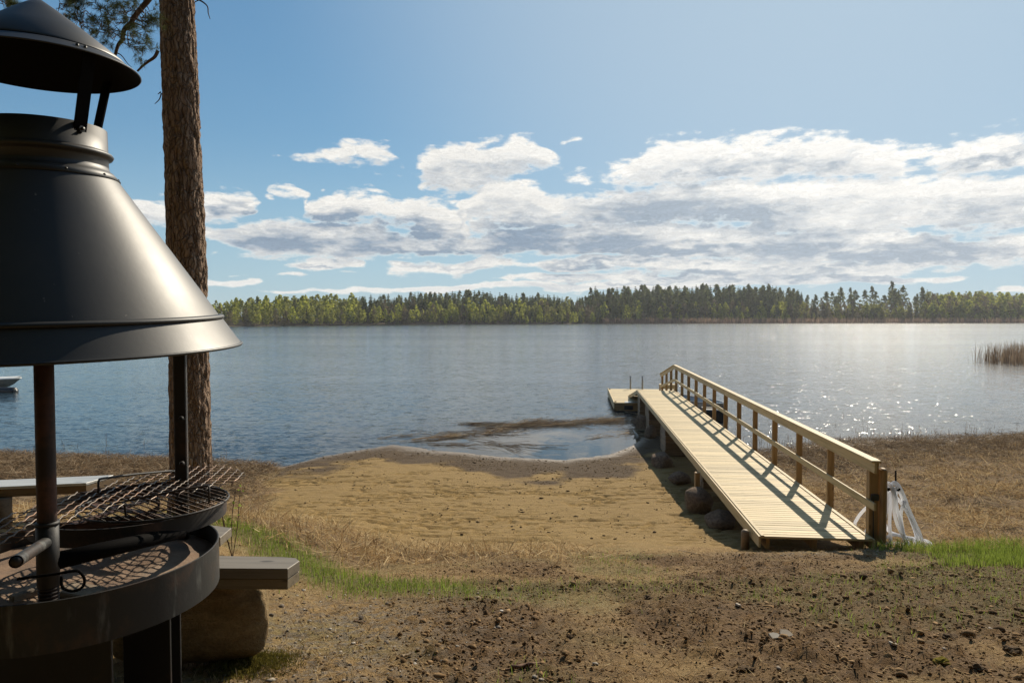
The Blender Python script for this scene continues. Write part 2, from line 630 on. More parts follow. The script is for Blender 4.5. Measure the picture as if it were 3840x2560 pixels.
def base_h(x, y):
    ys = shore_y(x)
    yy = np.where(y > 9, 9 + (y - 9) * (19.5 - 9) / (ys - 9), y)
    yy = np.where(y > ys, 19.5 + (y - ys), yy)
    z = np.interp(yy, PY, PZ)
    bump = sstep(-x, 1.2, 3.2) * sstep(y, 2.6, 4.4) * (1 - sstep(y, 7.0, 13.5)) * 0.5
    return z + bump


def masks(x, y):
    """sand, grass, soil, dry-straw, gravel in 0..1"""
    ys = shore_y(x)
    j = (fbm(x * 1.1, y * 1.1, 4, 11) - .5)
    # sand field: left border follows a line, lower border wavy, right border along boardwalk
    lx = np.interp(y, [8.6, 9.6, 10.5, 12, 14, 16, 17.9, 22], [-0.8, -2.9, -4.0, -4.6, -5.2, -5.7, -6.1, -6.2])
    rx = 3.4 + 0.0945 * (y - 8.7) + 0.9
    lo = np.interp(x, [-5, -3, -1.4, 0, 2, 3.4, 5], [11.2, 10.6, 10.0, 9.6, 9.7, 9.3, 10.2])
    sand = sstep(x - lx, -.35, .35) if False else sstep(x - lx + j * 1.6, -.3, .3)
    sand = sand * sstep(rx - x + j * .8, -.2, .4) * sstep(y - lo + j * 2.2, -.7, .6)
    wet = sstep(y, ys - 3.6 + j * 5.0, ys - 2.3 + j * 4.5) * sand
    g1 = np.exp(-(((x + 1.1 - (6.6 - y) * 1.05) / 2.6) ** 2)) * 0
    # green strip from beside the bench towards the right (photo centre-left)
    cy = np.interp(x, [-4, -2.4, -1.8, -1.0, -.2, 1.0, 2.4], [7.2, 6.6, 6.0, 5.35, 5.05, 5.3, 5.8])
    wd = np.interp(x, [-4, -2, -1.0, 0, 1.2, 2.4], [.5, .75, .5, .45, .5, .3])
    grass = np.exp(-((y - cy + j * .6) / wd) ** 2) * np.interp(x, [-5, -3.4, -2.4, -.4, .8, 2.4, 3], [0, .8, 1, .95, .38, .2, 0])
    gr = sstep(x + j * 1.2, 4.2, 5.4) * np.exp(-((y - 7.7 - .08 * (x - 5) + j * .8) / 1.15) ** 2)
    patch = sstep(fbm(x * .9 + 5, y * .7, 4, 31), .50, .66) * (y > 2.6) * (1 - sstep(y, 7.9, 8.8)) * .42
    grass = np.maximum(np.maximum(grass, gr), patch * sstep(x, -.9, .3))
    grass = grass * (1 - sand)
    # dry straw: left bank + right bank + band below the sand on the left
    st_r = sstep(x - (4.75 + 0.0945 * (y - 8.7)) + j * .3, -.1, .3) * sstep(y, 8.0, 9.0)
    st_l = sstep(-x + j * 1.2 + np.interp(y, [5, 8, 9, 10, 12, 18], [-2.2, -1.0, -.4, -2.6, -3.9, -5.6]), -.3, .5) * sstep(y, 5.6, 7.2)
    band = np.exp(-((y - (7.9 + .25 * x * 0 + j)) / .8) ** 2) * (1 - sstep(x, .0, 1.6)) * sstep(x, -4.5, -3)
    straw = np.clip(np.maximum(np.maximum(st_r, st_l), band), 0, 1) * (1 - sand)
    dark = sstep(y, ys - 5.5, ys - 1.6) * (1 - sand)        # wet brown reed litter near the water
    soil = np.clip(sstep(fbm(x * .75 + 3, y * .75, 4, 51), .44, .60) * (1 - sstep(y, 7.8, 8.8)), 0, 1)
    soilp = 1.3 * np.exp(-(((x + .05 + (y - 3.3) * .1) / .48) ** 2)) * (1 - sstep(y + j * 2, 4.2, 4.9)) + 1.1 * np.exp(-(((x - 2.7) / 1.1) ** 2 + ((y - 7.0 + j) / .9) ** 2))
    soil = np.maximum(soil * sstep(x, -1.2, .4), soilp) * (1 - sand) * (1 - .8 * straw)
    grav = np.exp(-(((x + 1.05) / .5) ** 2)) * (1 - sstep(y, 4.2, 5.2)) + .8 * np.exp(-((y - 8.4) / .35) ** 2) * sstep(x, 2.2, 3) * (1 - sstep(x, 4.6, 5.2))
    grav = np.clip(grav + .35 * np.exp(-(((x + .6) / 1.0) ** 2)) * (1 - sstep(y, 4.8, 5.8)), 0, 1) * (1 - sand)
    return sand, wet, grass, straw, dark, soil, grav


def detail_h(x, y, m=None):
    sand, wet, grass, straw, dark, soil, grav = m if m is not None else masks(x, y)
    d = (fbm(x * .8, y * .8, 4, 3) - .5) * .13
    # sand: raked and dragged ridges lying across the view, footprints
    rid = np.abs(fbm(x * 1.1, y * 5.4, 5, 71, .6) - .5)
    rid2 = fbm(x * 5 + 3 * fbm(x, y, 2, 9), y * 16, 4, 77, .6)
    sd = (-np.clip(.06 - rid, 0, 1) * 1.05 * sstep(fbm(x * .7, y * 1.1, 3, 72), .38, .6) + (rid2 - .5) * .034 * (.4 + 1.2 * fbm(x * .6, y * .9, 2, 73)))
    foot = np.clip(fbm(x * 2.7, y * 5.2, 3, 88) - .70, 0, 1) * -.26
    sd = sd + foot
    so = (fbm(x * 5, y * 5, 5, 21, .62) - .5) * .065 + np.clip(fbm(x * 12, y * 12, 4, 23, .6) - .56, 0, 1) * .17
    st = (fbm(x * 3.2, y * 3.2, 4, 41, .6) - .5) * .16
    gv = (fbm(x * 16, y * 16, 3, 61, .6) - .5) * .03
    rough = .35 + .65 * np.clip(soil, 0, 1)
    rut = -.035 * np.exp(-(((x - .62 - .05 * y) / .12) ** 2)) * (1 - sstep(y, 4.5, 5.5))
    return d * (1 - .75 * sand) + sd * sand * (1 - .6 * wet) + so * rough * (1 - sand) * (1 - .7 * straw) + st * straw + gv * grav + rut


def ground_z(x, y):
    x = np.asarray(x, float)
    y = np.asarray(y, float)
    m = masks(x, y)
    k = sstep(shore_y(x) - y, -1.0, 1.6) * .85 + .15
    return base_h(x, y) + detail_h(x, y, m) * k


def gz(x, y):
    return float(ground_z(np.array([x]), np.array([y]))[0])


# ------------------------------------------------------------------ materials
def new_mat(name):
    m = bpy.data.materials.new(name)
    m.use_nodes = True
    t = NT(m.node_tree)
    t.n.clear()
    out = t.add('ShaderNodeOutputMaterial')
    b = t.add('ShaderNodeBsdfPrincipled')
    t.l.new(b.outputs[0], out.inputs[0])
    return m, t, b, out


def simple(name, colr, rough=.6, metal=0.0, var=.0, vscale=8.0, bump=0.0, bscale=40.0, spec=.5):
    m, t, b, out = new_mat(name)
    b.inputs['Roughness'].default_value = rough
    b.inputs['Metallic'].default_value = metal
    b.inputs['Specular IOR Level'].default_value = spec
    tc = t.add('ShaderNodeTexCoord')
    if var > 0:
        n = t.noise(tc.outputs['Object'], vscale, 5, .6)
        f = t.maprange(n, .3, .7, 1 - var, 1 + var)
        c = t.vmath('SCALE', tuple(colr))
        c = t.add('ShaderNodeVectorMath', operation='SCALE')
        c.inputs[0].default_value = colr
        t.l.new(f, c.inputs['Scale'])
        t.l.new(c.outputs[0], b.inputs['Base Color'])
    else:
        b.inputs['Base Color'].default_value = (*colr, 1)
    if bump > 0:
        t.l.new(t.bump(t.noise(tc.outputs['Object'], bscale, 4, .6), bump, .004), b.inputs['Normal'])
    return m


def wood_mat(name, c1, c2, along=1, rough=.62, knots=True, rnd=.16, scale=1.0):
    """planed timber; grain runs along local axis `along`"""
    m, t, b, out = new_mat(name)
    tc = t.add('ShaderNodeTexCoord')
    oi = t.add('ShaderNodeObjectInfo')
    v = tc.outputs['Object']
    off = t.add('ShaderNodeCombineXYZ')
    t.l.new(t.math('MULTIPLY', oi.outputs['Random'], 37.0), off.inputs[0])
    t.l.new(t.math('MULTIPLY', oi.outputs['Random'], 91.0), off.inputs[1])
    t.l.new(t.math('MULTIPLY', oi.outputs['Random'], 13.0), off.inputs[2])
    v = t.vmath('ADD', v, off.outputs[0])
    s = [26 * scale] * 3
    s[along] = 1.6 * scale
    vm = t.mapping(v, tuple(s))
    n = t.noise(vm, 1.0, 6, .6, .6)
    s2 = [90 * scale] * 3
    s2[along] = 3.5 * scale
    n2 = t.noise(t.mapping(v, tuple(s2)), 1.0, 3, .5, .2)
    f = t.math('ADD', t.math('MULTIPLY', n, .7), t.math('MULTIPLY', n2, .3))
    c = t.ramp(f, [(.33, c2), (.5, c1), (.68, tuple(min(1, k * 1.12) for k in c1))])
    if knots:
        s3 = [9 * scale] * 3
        s3[along] = 3.0 * scale
        vo = t.add('ShaderNodeTexVoronoi')
        t.l.new(t.mapping(v, tuple(s3)), vo.inputs['Vector'])
        vo.inputs['Scale'].default_value = 1.0
        kf = t.maprange(vo.outputs['Distance'], .05, .14, .75, 0, True)
        c = t.mix(kf, c, tuple(k * .45 for k in c2))
    rv = t.maprange(oi.outputs['Random'], 0, 1, 1 - rnd, 1 + rnd)
    sc_ = t.add('ShaderNodeVectorMath', operation='SCALE')
    t.l.new(c, sc_.inputs[0])
    t.l.new(rv, sc_.inputs['Scale'])
    t.l.new(sc_.outputs[0], b.inputs['Base Color'])
    b.inputs['Roughness'].default_value = rough
    b.inputs['Specular IOR Level'].default_value = .35
    t.l.new(t.bump(n2, .35, .002), b.inputs['Normal'])
    return m


M = {}
M['deck'] = wood_mat('pale_planed_pine', (.55, .42, .215), (.37, .275, .125), along=0, rnd=.22)
M['deck_y'] = wood_mat('pale_pine_lengthwise', (.52, .39, .20), (.35, .26, .12), along=1, rnd=.10)
M['post'] = wood_mat('treated_pine_upright', (.34, .21, .09), (.22, .13, .05), along=2, rnd=.12)
M['crib'] = wood_mat('old_brown_timber', (.20, .135, .075), (.10, .068, .04), along=0, rnd=.2)
M['grey_wood'] = wood_mat('weathered_grey_plank', (.21, .18, .14), (.115, .095, .07), along=0, rough=.5, rnd=.1)
M['bench_edge'] = wood_mat('bench_side_timber', (.25, .20, .13), (.13, .10, .06), along=0, rnd=.1)


def hood_metal():
    m, t, b, out = new_mat('black_painted_steel')
    tc = t.add('ShaderNodeTexCoord')
    v = tc.outputs['Object']
    n = t.noise(v, 3.0, 6, .65)
    n2 = t.noise(v, 55.0, 4, .6)
    f = t.maprange(n, .35, .7, 0, 1)
    c = t.mix(f, (.014, .0135, .013), (.027, .025, .021))
    specks = t.maprange(t.noise(v, 38.0, 2, .5), .74, .78, 0, .6)
    c = t.mix(specks, c, (.16, .14, .11))
    c = t.mix(t.maprange(t.noise(t.mapping(v, (34, 34, 4.5), rot=(.25, .1, 0)), 1.0, 2, .5), .735, .765, 0, .45), c, (.26, .24, .20))
    t.l.new(c, b.inputs['Base Color'])
    b.inputs['Metallic'].default_value = .0
    rr = t.maprange(n, .3, .7, .47, .53)
    t.l.new(rr, b.inputs['Roughness'])
    b.inputs['Specular IOR Level'].default_value = .66
    t.l.new(t.bump(t.math('ADD', n2, t.math('MULTIPLY', t.noise(v, 9.0, 3, .5), 2.5)), .06, .002), b.inputs['Normal'])
    return m


M['hood'] = hood_metal()


def soot_metal(name, dark=(.02, .019, .018), rust=(.10, .045, .025), amt=.5, rough=.6, pale=0.0, metal=.2):
    m, t, b, out = new_mat(name)
    tc = t.add('ShaderNodeTexCoord')
    v = tc.outputs['Object']
    n = t.noise(v, 6.0, 7, .68)
    f = t.maprange(n, .62 - amt * .35, .80 - amt * .3, 0, 1, True)
    c = t.mix(f, dark, rust)
    if pale > 0:
        vs = t.mapping(v, (14, 14, 2.2))
        f2 = t.math('MULTIPLY', t.maprange(t.noise(vs, 1.0, 5, .65), .56, .74, 0, 1, True), pale)
        c = t.mix(f2, c, (.26, .27, .25))
    t.l.new(c, b.inputs['Base Color'])
    b.inputs['Roughness'].default_value = rough
    b.inputs['Metallic'].default_value = metal
    t.l.new(t.bump(t.noise(v, 70.0, 5, .65), .35, .002), b.inputs['Normal'])
    return m


M['soot'] = soot_metal('sooty_steel', dark=(.012, .0115, .011), rust=(.05, .028, .018), amt=.35, metal=0)
M['bowl'] = soot_metal('fire_bowl_steel', dark=(.019, .019, .018), rust=(.06, .036, .024), amt=.35, rough=.55, pale=.45, metal=0)
M['rust'] = soot_metal('rusty_steel', dark=(.030, .019, .015), rust=(.095, .042, .028), amt=.55, rough=.75, metal=0)
M['ring'] = soot_metal('ring_steel', dark=(.018, .015, .013), rust=(.085, .045, .03), amt=.42, rough=.7, metal=0)
M['glare_wood'] = wood_mat('sun_glare_plank', (.46, .46, .44), (.30, .30, .29), along=0, rough=.38, rnd=.05)  # grey plank made lighter, sun glare on the bench top put into its colour
M['grate'] = soot_metal('grate_wire', dark=(.05, .042, .036), rust=(.20, .12, .075), amt=.6, rough=.55, metal=.3)
M['grate_pale'] = soot_metal('bare_grate_wire', dark=(.20, .17, .14), rust=(.30, .17, .10), amt=.5, rough=.45, metal=.4)


def ash_mat():
    m, t, b, out = new_mat('ash_and_sand')
    tc = t.add('ShaderNodeTexCoord')
    v = tc.outputs['Object']
    n = t.noise(v, 4.0, 7, .65)
    c = t.ramp(n, [(.3, (.09, .075, .062)), (.48, (.22, .14, .09)), (.62, (.30, .215, .15)), (.8, (.17, .16, .15))])
    t.l.new(c, b.inputs['Base Color'])
    b.inputs['Roughness'].default_value = .95
    t.l.new(t.bump(t.noise(v, 60.0, 6, .7), .7, .006), b.inputs['Normal'])
    return m


M['ash'] = ash_mat()
M['steel'] = simple('stainless_steel', (.30, .31, .33), .25, .5)
M['zinc'] = simple('galvanised_plate', (.42, .43, .44), .35, .8, var=.1)
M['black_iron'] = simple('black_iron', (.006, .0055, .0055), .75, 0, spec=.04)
M['white_hose'] = None
M['white_gel'] = simple('white_gelcoat', (.72, .71, .66), .3, 0, var=.05)
M['grey_gel'] = simple('grey_boat_side', (.30, .30, .28), .4, 0, var=.15)
M['black_plastic'] = simple('black_plastic', (.02, .02, .022), .45)
M['alu'] = simple('dull_aluminium', (.42, .41, .39), .42, .6, var=.15)
M['fabric_grey'] = simple('grey_boards', (.28, .28, .27), .8, 0, var=.1)


def rock_mat(name, c1, c2, sc_=3.0, moss=.0):
    m, t, b, out = new_mat(name)
    tc = t.add('ShaderNodeTexCoord')
    oi = t.add('ShaderNodeObjectInfo')
    v = t.vmath('ADD', tc.outputs['Object'], (0, 0, 0))
    n = t.noise(v, sc_, 8, .65, .4)
    n2 = t.noise(v, sc_ * 11, 5, .65)
    c = t.ramp(n, [(.32, c2), (.55, c1), (.75, tuple(min(1, k * 1.35) for k in c1))])
    c = t.mix(t.maprange(n2, .35, .7, 0, .5), c, tuple(k * .55 for k in c2))
    if moss > 0:
        c = t.mix(t.math('MULTIPLY', t.maprange(t.noise(v, 2.2, 5, .6), .5, .62, 0, 1, True), moss), c, (.10, .095, .03))
    t.l.new(c, b.inputs['Base Color'])
    b.inputs['Roughness'].default_value = .92
    b.inputs['Specular IOR Level'].default_value = .2
    t.l.new(t.bump(t.math('ADD', n2, t.math('MULTIPLY', n, 3)), .9, .03), b.inputs['Normal'])
    return m


M['rock'] = rock_mat('brown_granite', (.30, .215, .145), (.15, .10, .065), 5.0)
M['rock_tan'] = rock_mat('tan_sandstone_boulder', (.56, .40, .21), (.36, .245, .12), 3.2, .18)


def ground_mat():
    m, t, b, out = new_mat('bank_soil_and_sand')
    at = t.add('ShaderNodeAttribute', attribute_name='m1')
    at2 = t.add('ShaderNodeAttribute', attribute_name='m2')
    s1 = t.add('ShaderNodeSeparateColor')
    s2 = t.add('ShaderNodeSeparateColor')
    t.l.new(at.outputs['Color'], s1.inputs[0])
    t.l.new(at2.outputs['Color'], s2.inputs[0])
    sand, wet, grass = s1.outputs
    straw, dark, soil = s2.outputs
    grav = at2.outputs['Alpha']
    tc = t.add('ShaderNodeTexCoord')
    v = tc.outputs['Object']
    nA = t.noise(v, 1.3, 6, .6)
    nB = t.noise(v, 9.0, 6, .65)
    nC = t.noise(v, 60.0, 5, .7)
    nS = t.noise(t.mapping(v, (1.2, 6.0, 1)), 3.0, 6, .65)
    earth = t.ramp(nB, [(.30, (.23, .135, .050)), (.50, (.40, .25, .098)), (.66, (.50, .33, .14)), (.8, (.54, .39, .18))])
    earth = t.mix(t.maprange(t.noise(v, .9, 4, .6), .47, .6, 0, .6, True), earth, (.27, .23, .09))
    earth = t.mix(t.maprange(nC, .3, .72, 0, .5), earth, (.10, .066, .036))
    soilc = t.ramp(nB, [(.3, (.085, .048, .020)), (.55, (.18, .105, .044)), (.8, (.29, .18, .08))])
    c = t.mix(soil, earth, soilc)
    # pale needles and chips
    fl = t.maprange(t.noise(t.mapping(v, (30, 120, 1), rot=(0, 0, .5)), 1.0, 3, .6), .66, .72, 0, .55)
    c = t.mix(fl, c, (.50, .38, .21))
    c = t.mix(t.maprange(t.noise(v, 26.0, 5, .7), .56, .70, 0, .6, True), c, (.055, .033, .015))
    strawc = t.ramp(nC, [(.3, (.09, .052, .024)), (.52, (.22, .14, .066)), (.75, (.38, .27, .14))])
    darkc = t.ramp(nC, [(.3, (.035, .022, .013)), (.55, (.095, .062, .036)), (.8, (.19, .13, .078))])
    strawc = t.mix(t.math('MULTIPLY', dark, .85), strawc, darkc)
    c = t.mix(straw, c, strawc)
    c = t.mix(t.math('MULTIPLY', dark, t.math('SUBTRACT', 1.0, straw)), c, darkc)
    gc = t.ramp(nC, [(.3, (.05, .06, .015)), (.6, (.11, .13, .03)), (.8, (.17, .17, .06))])
    c = t.mix(t.math('MULTIPLY', grass, .7), c, gc)
    vo = t.add('ShaderNodeTexVoronoi')
    t.l.new(v, vo.inputs['Vector'])
    vo.inputs['Scale'].default_value = 55
    stc = t.ramp(vo.outputs['Color'], [(0, (.085, .065, .045)), (.5, (.19, .155, .115)), (1, (.33, .28, .22))])
    gm = t.math('MULTIPLY', grav, t.maprange(t.noise(v, 14, 4, .6), .42, .58, .0, .8, True))
    c = t.mix(gm, c, stc)
    sandc = t.ramp(nS, [(.25, (.22, .142, .048)), (.5, (.31, .20, .070)), (.75, (.375, .25, .09))])
    sandc = t.mix(t.maprange(nB, .52, .75, 0, .45), sandc, (.25, .16, .075))
    sandc = t.mix(t.maprange(nC, .45, .75, 0, .35), sandc, (.20, .125, .06))
    wetc = t.ramp(nC, [(.3, (.050, .030, .014)), (.6, (.105, .066, .032)), (.85, (.165, .11, .055))])
    wetc = t.mix(t.maprange(nB, .55, .8, 0, .4), wetc, (.24, .165, .08))
    sandc = t.mix(wet, sandc, wetc)
    c = t.mix(sand, c, sandc)
    # lake bed mud below the water line
    sx = t.add('ShaderNodeSeparateXYZ')
    g_ = t.add('ShaderNodeNewGeometry')
    t.l.new(g_.outputs['Position'], sx.inputs[0])
    mud = t.maprange(sx.outputs[2], -.22, -1.1, 0, 1, True)
    c = t.mix(mud, c, (.035, .03, .018))
    film = t.maprange(sx.outputs[2], .035, .0, 0, .5, True)
    c = t.mix(film, c, (.30, .22, .14))
    t.l.new(c, b.inputs['Base Color'])
    rr = t.maprange(sx.outputs[2], .0, .05, .35, .95, True)
    t.l.new(rr, b.inputs['Roughness'])
    b.inputs['Specular IOR Level'].default_value = .3
    hgt = t.math('ADD', t.math('MULTIPLY', nB, .6), nC)
    st_ = t.maprange(sand, 0, 1, 1.0, .8)
    t.l.new(t.bump(hgt, st_, .03), b.inputs['Normal'])
    return m


M['ground'] = ground_mat()


def water_mat():
    m = bpy.data.materials.new('lake_water')
    m.use_nodes = True
    t = NT(m.node_tree)
    t.n.clear()
    out = t.add('ShaderNodeOutputMaterial')
    g_ = t.add('ShaderNodeNewGeometry')
    v = g_.outputs['Position']
    sx = t.add('ShaderNodeSeparateXYZ')
    t.l.new(v, sx.inputs[0])
    # wavelets as slopes (not height differences, which would fade with distance)
    def slopes(scale, rot, detail, rough):
        nd = t.add('ShaderNodeTexNoise')
        t.l.new(t.mapping(v, scale, rot=(0, 0, R(rot))), nd.inputs['Vector'])
        nd.inputs['Scale'].default_value = 1.0
        nd.inputs['Detail'].default_value = detail
        nd.inputs['Roughness'].default_value = rough
        nd.inputs['Distortion'].default_value = .3
        return t.vmath('SUBTRACT', nd.outputs[1], (.5, .5, .5))
    sA = slopes((1.2, 3.4, 1), -6, 3, .6)
    sB = slopes((5.5, 14.0, 1), 9, 3, .65)
    sC = slopes((.16, .45, 1), 4, 2, .5)
    sp_ = t.noise(t.mapping(v, (1.3, 2.6, 1), loc=(7, 3, 0)), 1.0, 4, .7)
    spk = t.maprange(sp_, .54, .68, 1.0, 7.0, True)
    sBn = t.add('ShaderNodeVectorMath', operation='SCALE')
    t.l.new(sB, sBn.inputs[0])
    t.l.new(spk, sBn.inputs['Scale'])
    sB = sBn.outputs[0]
    tot = t.vmath('ADD', t.vmath('ADD', t.vmath('MULTIPLY', sA, (.18, .27, 0)), t.vmath('MULTIPLY', sB, (.46, .55, 0))), t.vmath('MULTIPLY', sC, (.05, .07, 0)))
    gust = t.noise(t.mapping(v, (.006, .05, 1), rot=(0, 0, R(2))), 1.0, 4, .6, .2)
    st = t.maprange(gust, .36, .62, .62, 1.0, True)
    a = t.noise(t.mapping(v, (.5, .8, 1)), 1.0, 3, .5)
    d = t.vmath('MULTIPLY', t.vmath('SUBTRACT', v, (1.6, 20.4, 0)), (1 / 4.4, 1 / 3.6, 0))
    calm = t.maprange(t.math('ADD', t.vmath('LENGTH', d, out=1), t.math('MULTIPLY', t.math('SUBTRACT', a, .5), .7)), .70, 1.2, .10, 1, True)
    st = t.math('MULTIPLY', st, calm)
    st = t.math('MULTIPLY', st, t.maprange(sx.outputs[1], 25, 200, 1.0, 1.9, True))
    sv = t.add('ShaderNodeVectorMath', operation='SCALE')
    t.l.new(tot, sv.inputs[0])
    t.l.new(st, sv.inputs['Scale'])
    nrm = t.vmath('NORMALIZE', t.vmath('ADD', sv.outputs[0], (0, 0, 1)))
    class _B:
        outputs = [nrm]
    bp = _B
    gl = t.add('ShaderNodeBsdfGlossy')
    t.l.new(t.maprange(calm, .1, 1.0, .03, .125), gl.inputs['Roughness'])
    gl.inputs['Color'].default_value = (1, 1, 1, 1)
    t.l.new(bp.outputs[0], gl.inputs['Normal'])
    body = t.add('ShaderNodeBsdfDiffuse')
    body.inputs['Color'].default_value = (.022, .042, .055, 1)
    tr = t.add('ShaderNodeBsdfTransparent')
    tr.inputs['Color'].default_value = (.80, .78, .66, 1)
    # shallow water near the shore lets the bottom show
    shal = t.add('ShaderNodeAttribute', attribute_name='depth')
    mixb = t.add('ShaderNodeMixShader')
    t.l.new(t.maprange(shal.outputs['Fac'], .10, 1.0, 0, 1, True), mixb.inputs[0])
    t.l.new(tr.outputs[0], mixb.inputs[1])
    t.l.new(body.outputs[0], mixb.inputs[2])
    fr = t.add('ShaderNodeFresnel')
    fr.inputs['IOR'].default_value = 1.333
    t.l.new(bp.outputs[0], fr.inputs['Normal'])
    mx = t.add('ShaderNodeMixShader')
    t.l.new(fr.outputs[0], mx.inputs[0])
    t.l.new(mixb.outputs[0], mx.inputs[1])
    t.l.new(gl.outputs[0], mx.inputs[2])
    t.l.new(mx.outputs[0], out.inputs[0])
    return m


M['water'] = water_mat()



def blade_mat(name, c1, c2, trans=.35, c3=None):
    m = bpy.data.materials.new(name)
    m.use_nodes = True
    t = NT(m.node_tree)
    t.n.clear()
    out = t.add('ShaderNodeOutputMaterial')
    g_ = t.add('ShaderNodeNewGeometry')
    oi = t.add('ShaderNodeObjectInfo')
    r_ = g_.outputs['Random Per Island']
    c = t.ramp(r_, [(0, c2), (.5, c1), (1, c3 or tuple(min(1, k * 1.3) for k in c1))])
    rv = t.maprange(oi.outputs['Random'], 0, 1, .82, 1.18)
    s_ = t.add('ShaderNodeVectorMath', operation='SCALE')
    t.l.new(c, s_.inputs[0])
    t.l.new(rv, s_.inputs['Scale'])
    c = s_.outputs[0]
    d = t.add('ShaderNodeBsdfDiffuse')
    tl = t.add('ShaderNodeBsdfTranslucent')
    t.l.new(c, d.inputs[0])
    t.l.new(c, tl.inputs[0])
    mx = t.add('ShaderNodeMixShader')
    mx.inputs[0].default_value = trans
    t.l.new(d.outputs[0], mx.inputs[1])
    t.l.new(tl.outputs[0], mx.inputs[2])
    t.l.new(mx.outputs[0], out.inputs[0])
    return m


M['blade'] = blade_mat('green_grass_blade', (.22, .28, .05), (.12, .16, .03), .5)
M['straw'] = blade_mat('dry_straw', (.46, .31, .145), (.19, .11, .05), .35, (.72, .56, .32))
M['litter'] = blade_mat('brown_reed_litter', (.21, .135, .075), (.06, .036, .02), .2, (.50, .38, .24))
M['clod_i'] = None
M['clod'] = simple('soil_clod', (.11, .070, .036), .95, 0, var=.5, vscale=5, bump=.6, bscale=50, spec=.2)
M['pebble'] = simple('pale_pebble', (.27, .24, .20), .85, 0, var=.5, vscale=6, spec=.3)
M['reed'] = blade_mat('brown_reed_stalk', (.24, .17, .115), (.11, .075, .05), .3, (.38, .29, .20))
M['spruce'] = blade_mat('spruce_needles', (.105, .125, .045), (.06, .075, .03), .4, (.17, .185, .065))
M['pine_far'] = blade_mat('far_pine_needles', (.13, .148, .058), (.08, .095, .04), .42, (.20, .21, .08))
M['birch'] = blade_mat('young_birch_leaves', (.36, .37, .065), (.23, .25, .045), .55, (.46, .46, .085))
M['birch_dull'] = blade_mat('olive_birch_leaves', (.28, .28, .07), (.17, .18, .05), .5, (.37, .365, .09))
M['twig_far'] = blade_mat('bare_brown_twigs', (.21, .17, .10), (.12, .10, .06), .4, (.28, .235, .14))
M['far_trunk'] = simple('far_tree_bark', (.10, .075, .055), .9)
M['needles'] = blade_mat('pine_needles', (.085, .105, .045), (.045, .060, .028), .3, (.15, .165, .075))
M['leaf'] = blade_mat('small_green_leaf', (.22, .30, .05), (.14, .20, .03), .5)
M['white_hose'] = blade_mat('white_plastic_tube', (.88, .89, .92), (.84, .86, .89), .6, (.90, .91, .93))


def island_mat(name, c1, c2, c3, rough=.95, bump=.6, bs=60.0):
    m, t, b, out = new_mat(name)
    g_ = t.add('ShaderNodeNewGeometry')
    c = t.ramp(g_.outputs['Random Per Island'], [(0, c1), (.5, c2), (1, c3)])
    t.l.new(c, b.inputs['Base Color'])
    b.inputs['Roughness'].default_value = rough
    b.inputs['Specular IOR Level'].default_value = .2
    return m


M['clod_i'] = island_mat('crumbly_soil', (.085, .048, .020), (.175, .105, .046), (.32, .20, .095))
M['pebble_i'] = island_mat('mixed_gravel', (.09, .07, .05), (.21, .17, .13), (.42, .37, .30), .85)
M['lump_i'] = island_mat('damp_sand_lumps', (.10, .062, .028), (.17, .11, .052), (.27, .185, .09))
M['moss'] = blade_mat('moss', (.15, .12, .03), (.07, .07, .02), .2, (.22, .19, .04))


def bark_mat():
    m, t, b, out = new_mat('pine_bark')
    tc = t.add('ShaderNodeTexCoord')
    v = tc.outputs['Object']
    vo = t.add('ShaderNodeTexVoronoi', feature='DISTANCE_TO_EDGE')
    t.l.new(t.vmath('ADD', t.mapping(v, (30, 30, 8)), t.vmath('MULTIPLY', t.mapping(t.noise_col(v, 9.0), (1, 1, 1)), (2.2, 2.2, 2.2))), vo.inputs['Vector'])
    vo.inputs['Scale'].default_value = 1.0
    nv = t.noise(t.mapping(v, (26, 26, 8)), 1.0, 7, .68, .5)
    nf = t.noise(v, 70, 5, .65)
    c = t.ramp(nv, [(.3, (.16, .105, .072)), (.5, (.32, .22, .155)), (.68, (.42, .32, .24)), (.82, (.50, .41, .33))])
    crack = t.maprange(vo.outputs['Distance'], .0, .16, .45, 0, True)
    c = t.mix(crack, c, (.05, .03, .02))
    t.l.new(c, b.inputs['Base Color'])
    b.inputs['Roughness'].default_value = .95
    b.inputs['Specular IOR Level'].default_value = .2
    h = t.math('ADD', t.math('MULTIPLY', t.maprange(vo.outputs['Distance'], 0, .16, 0, 1), .6), t.math('ADD', t.math('MULTIPLY', nv, .8), t.math('MULTIPLY', nf, .4)))
    t.l.new(t.bump(h, 1.0, .03), b.inputs['Normal'])
    return m


M['bark'] = bark_mat()
M['twig'] = simple('pine_twig', (.085, .052, .035), .9, 0, var=.3)

# ------------------------------------------------------------------ ground
def axis(pieces):
    out = []
    for a, b, s in pieces:
        out.append(np.arange(a, b, s))
    return np.concatenate(out + [[pieces[-1][1]]])


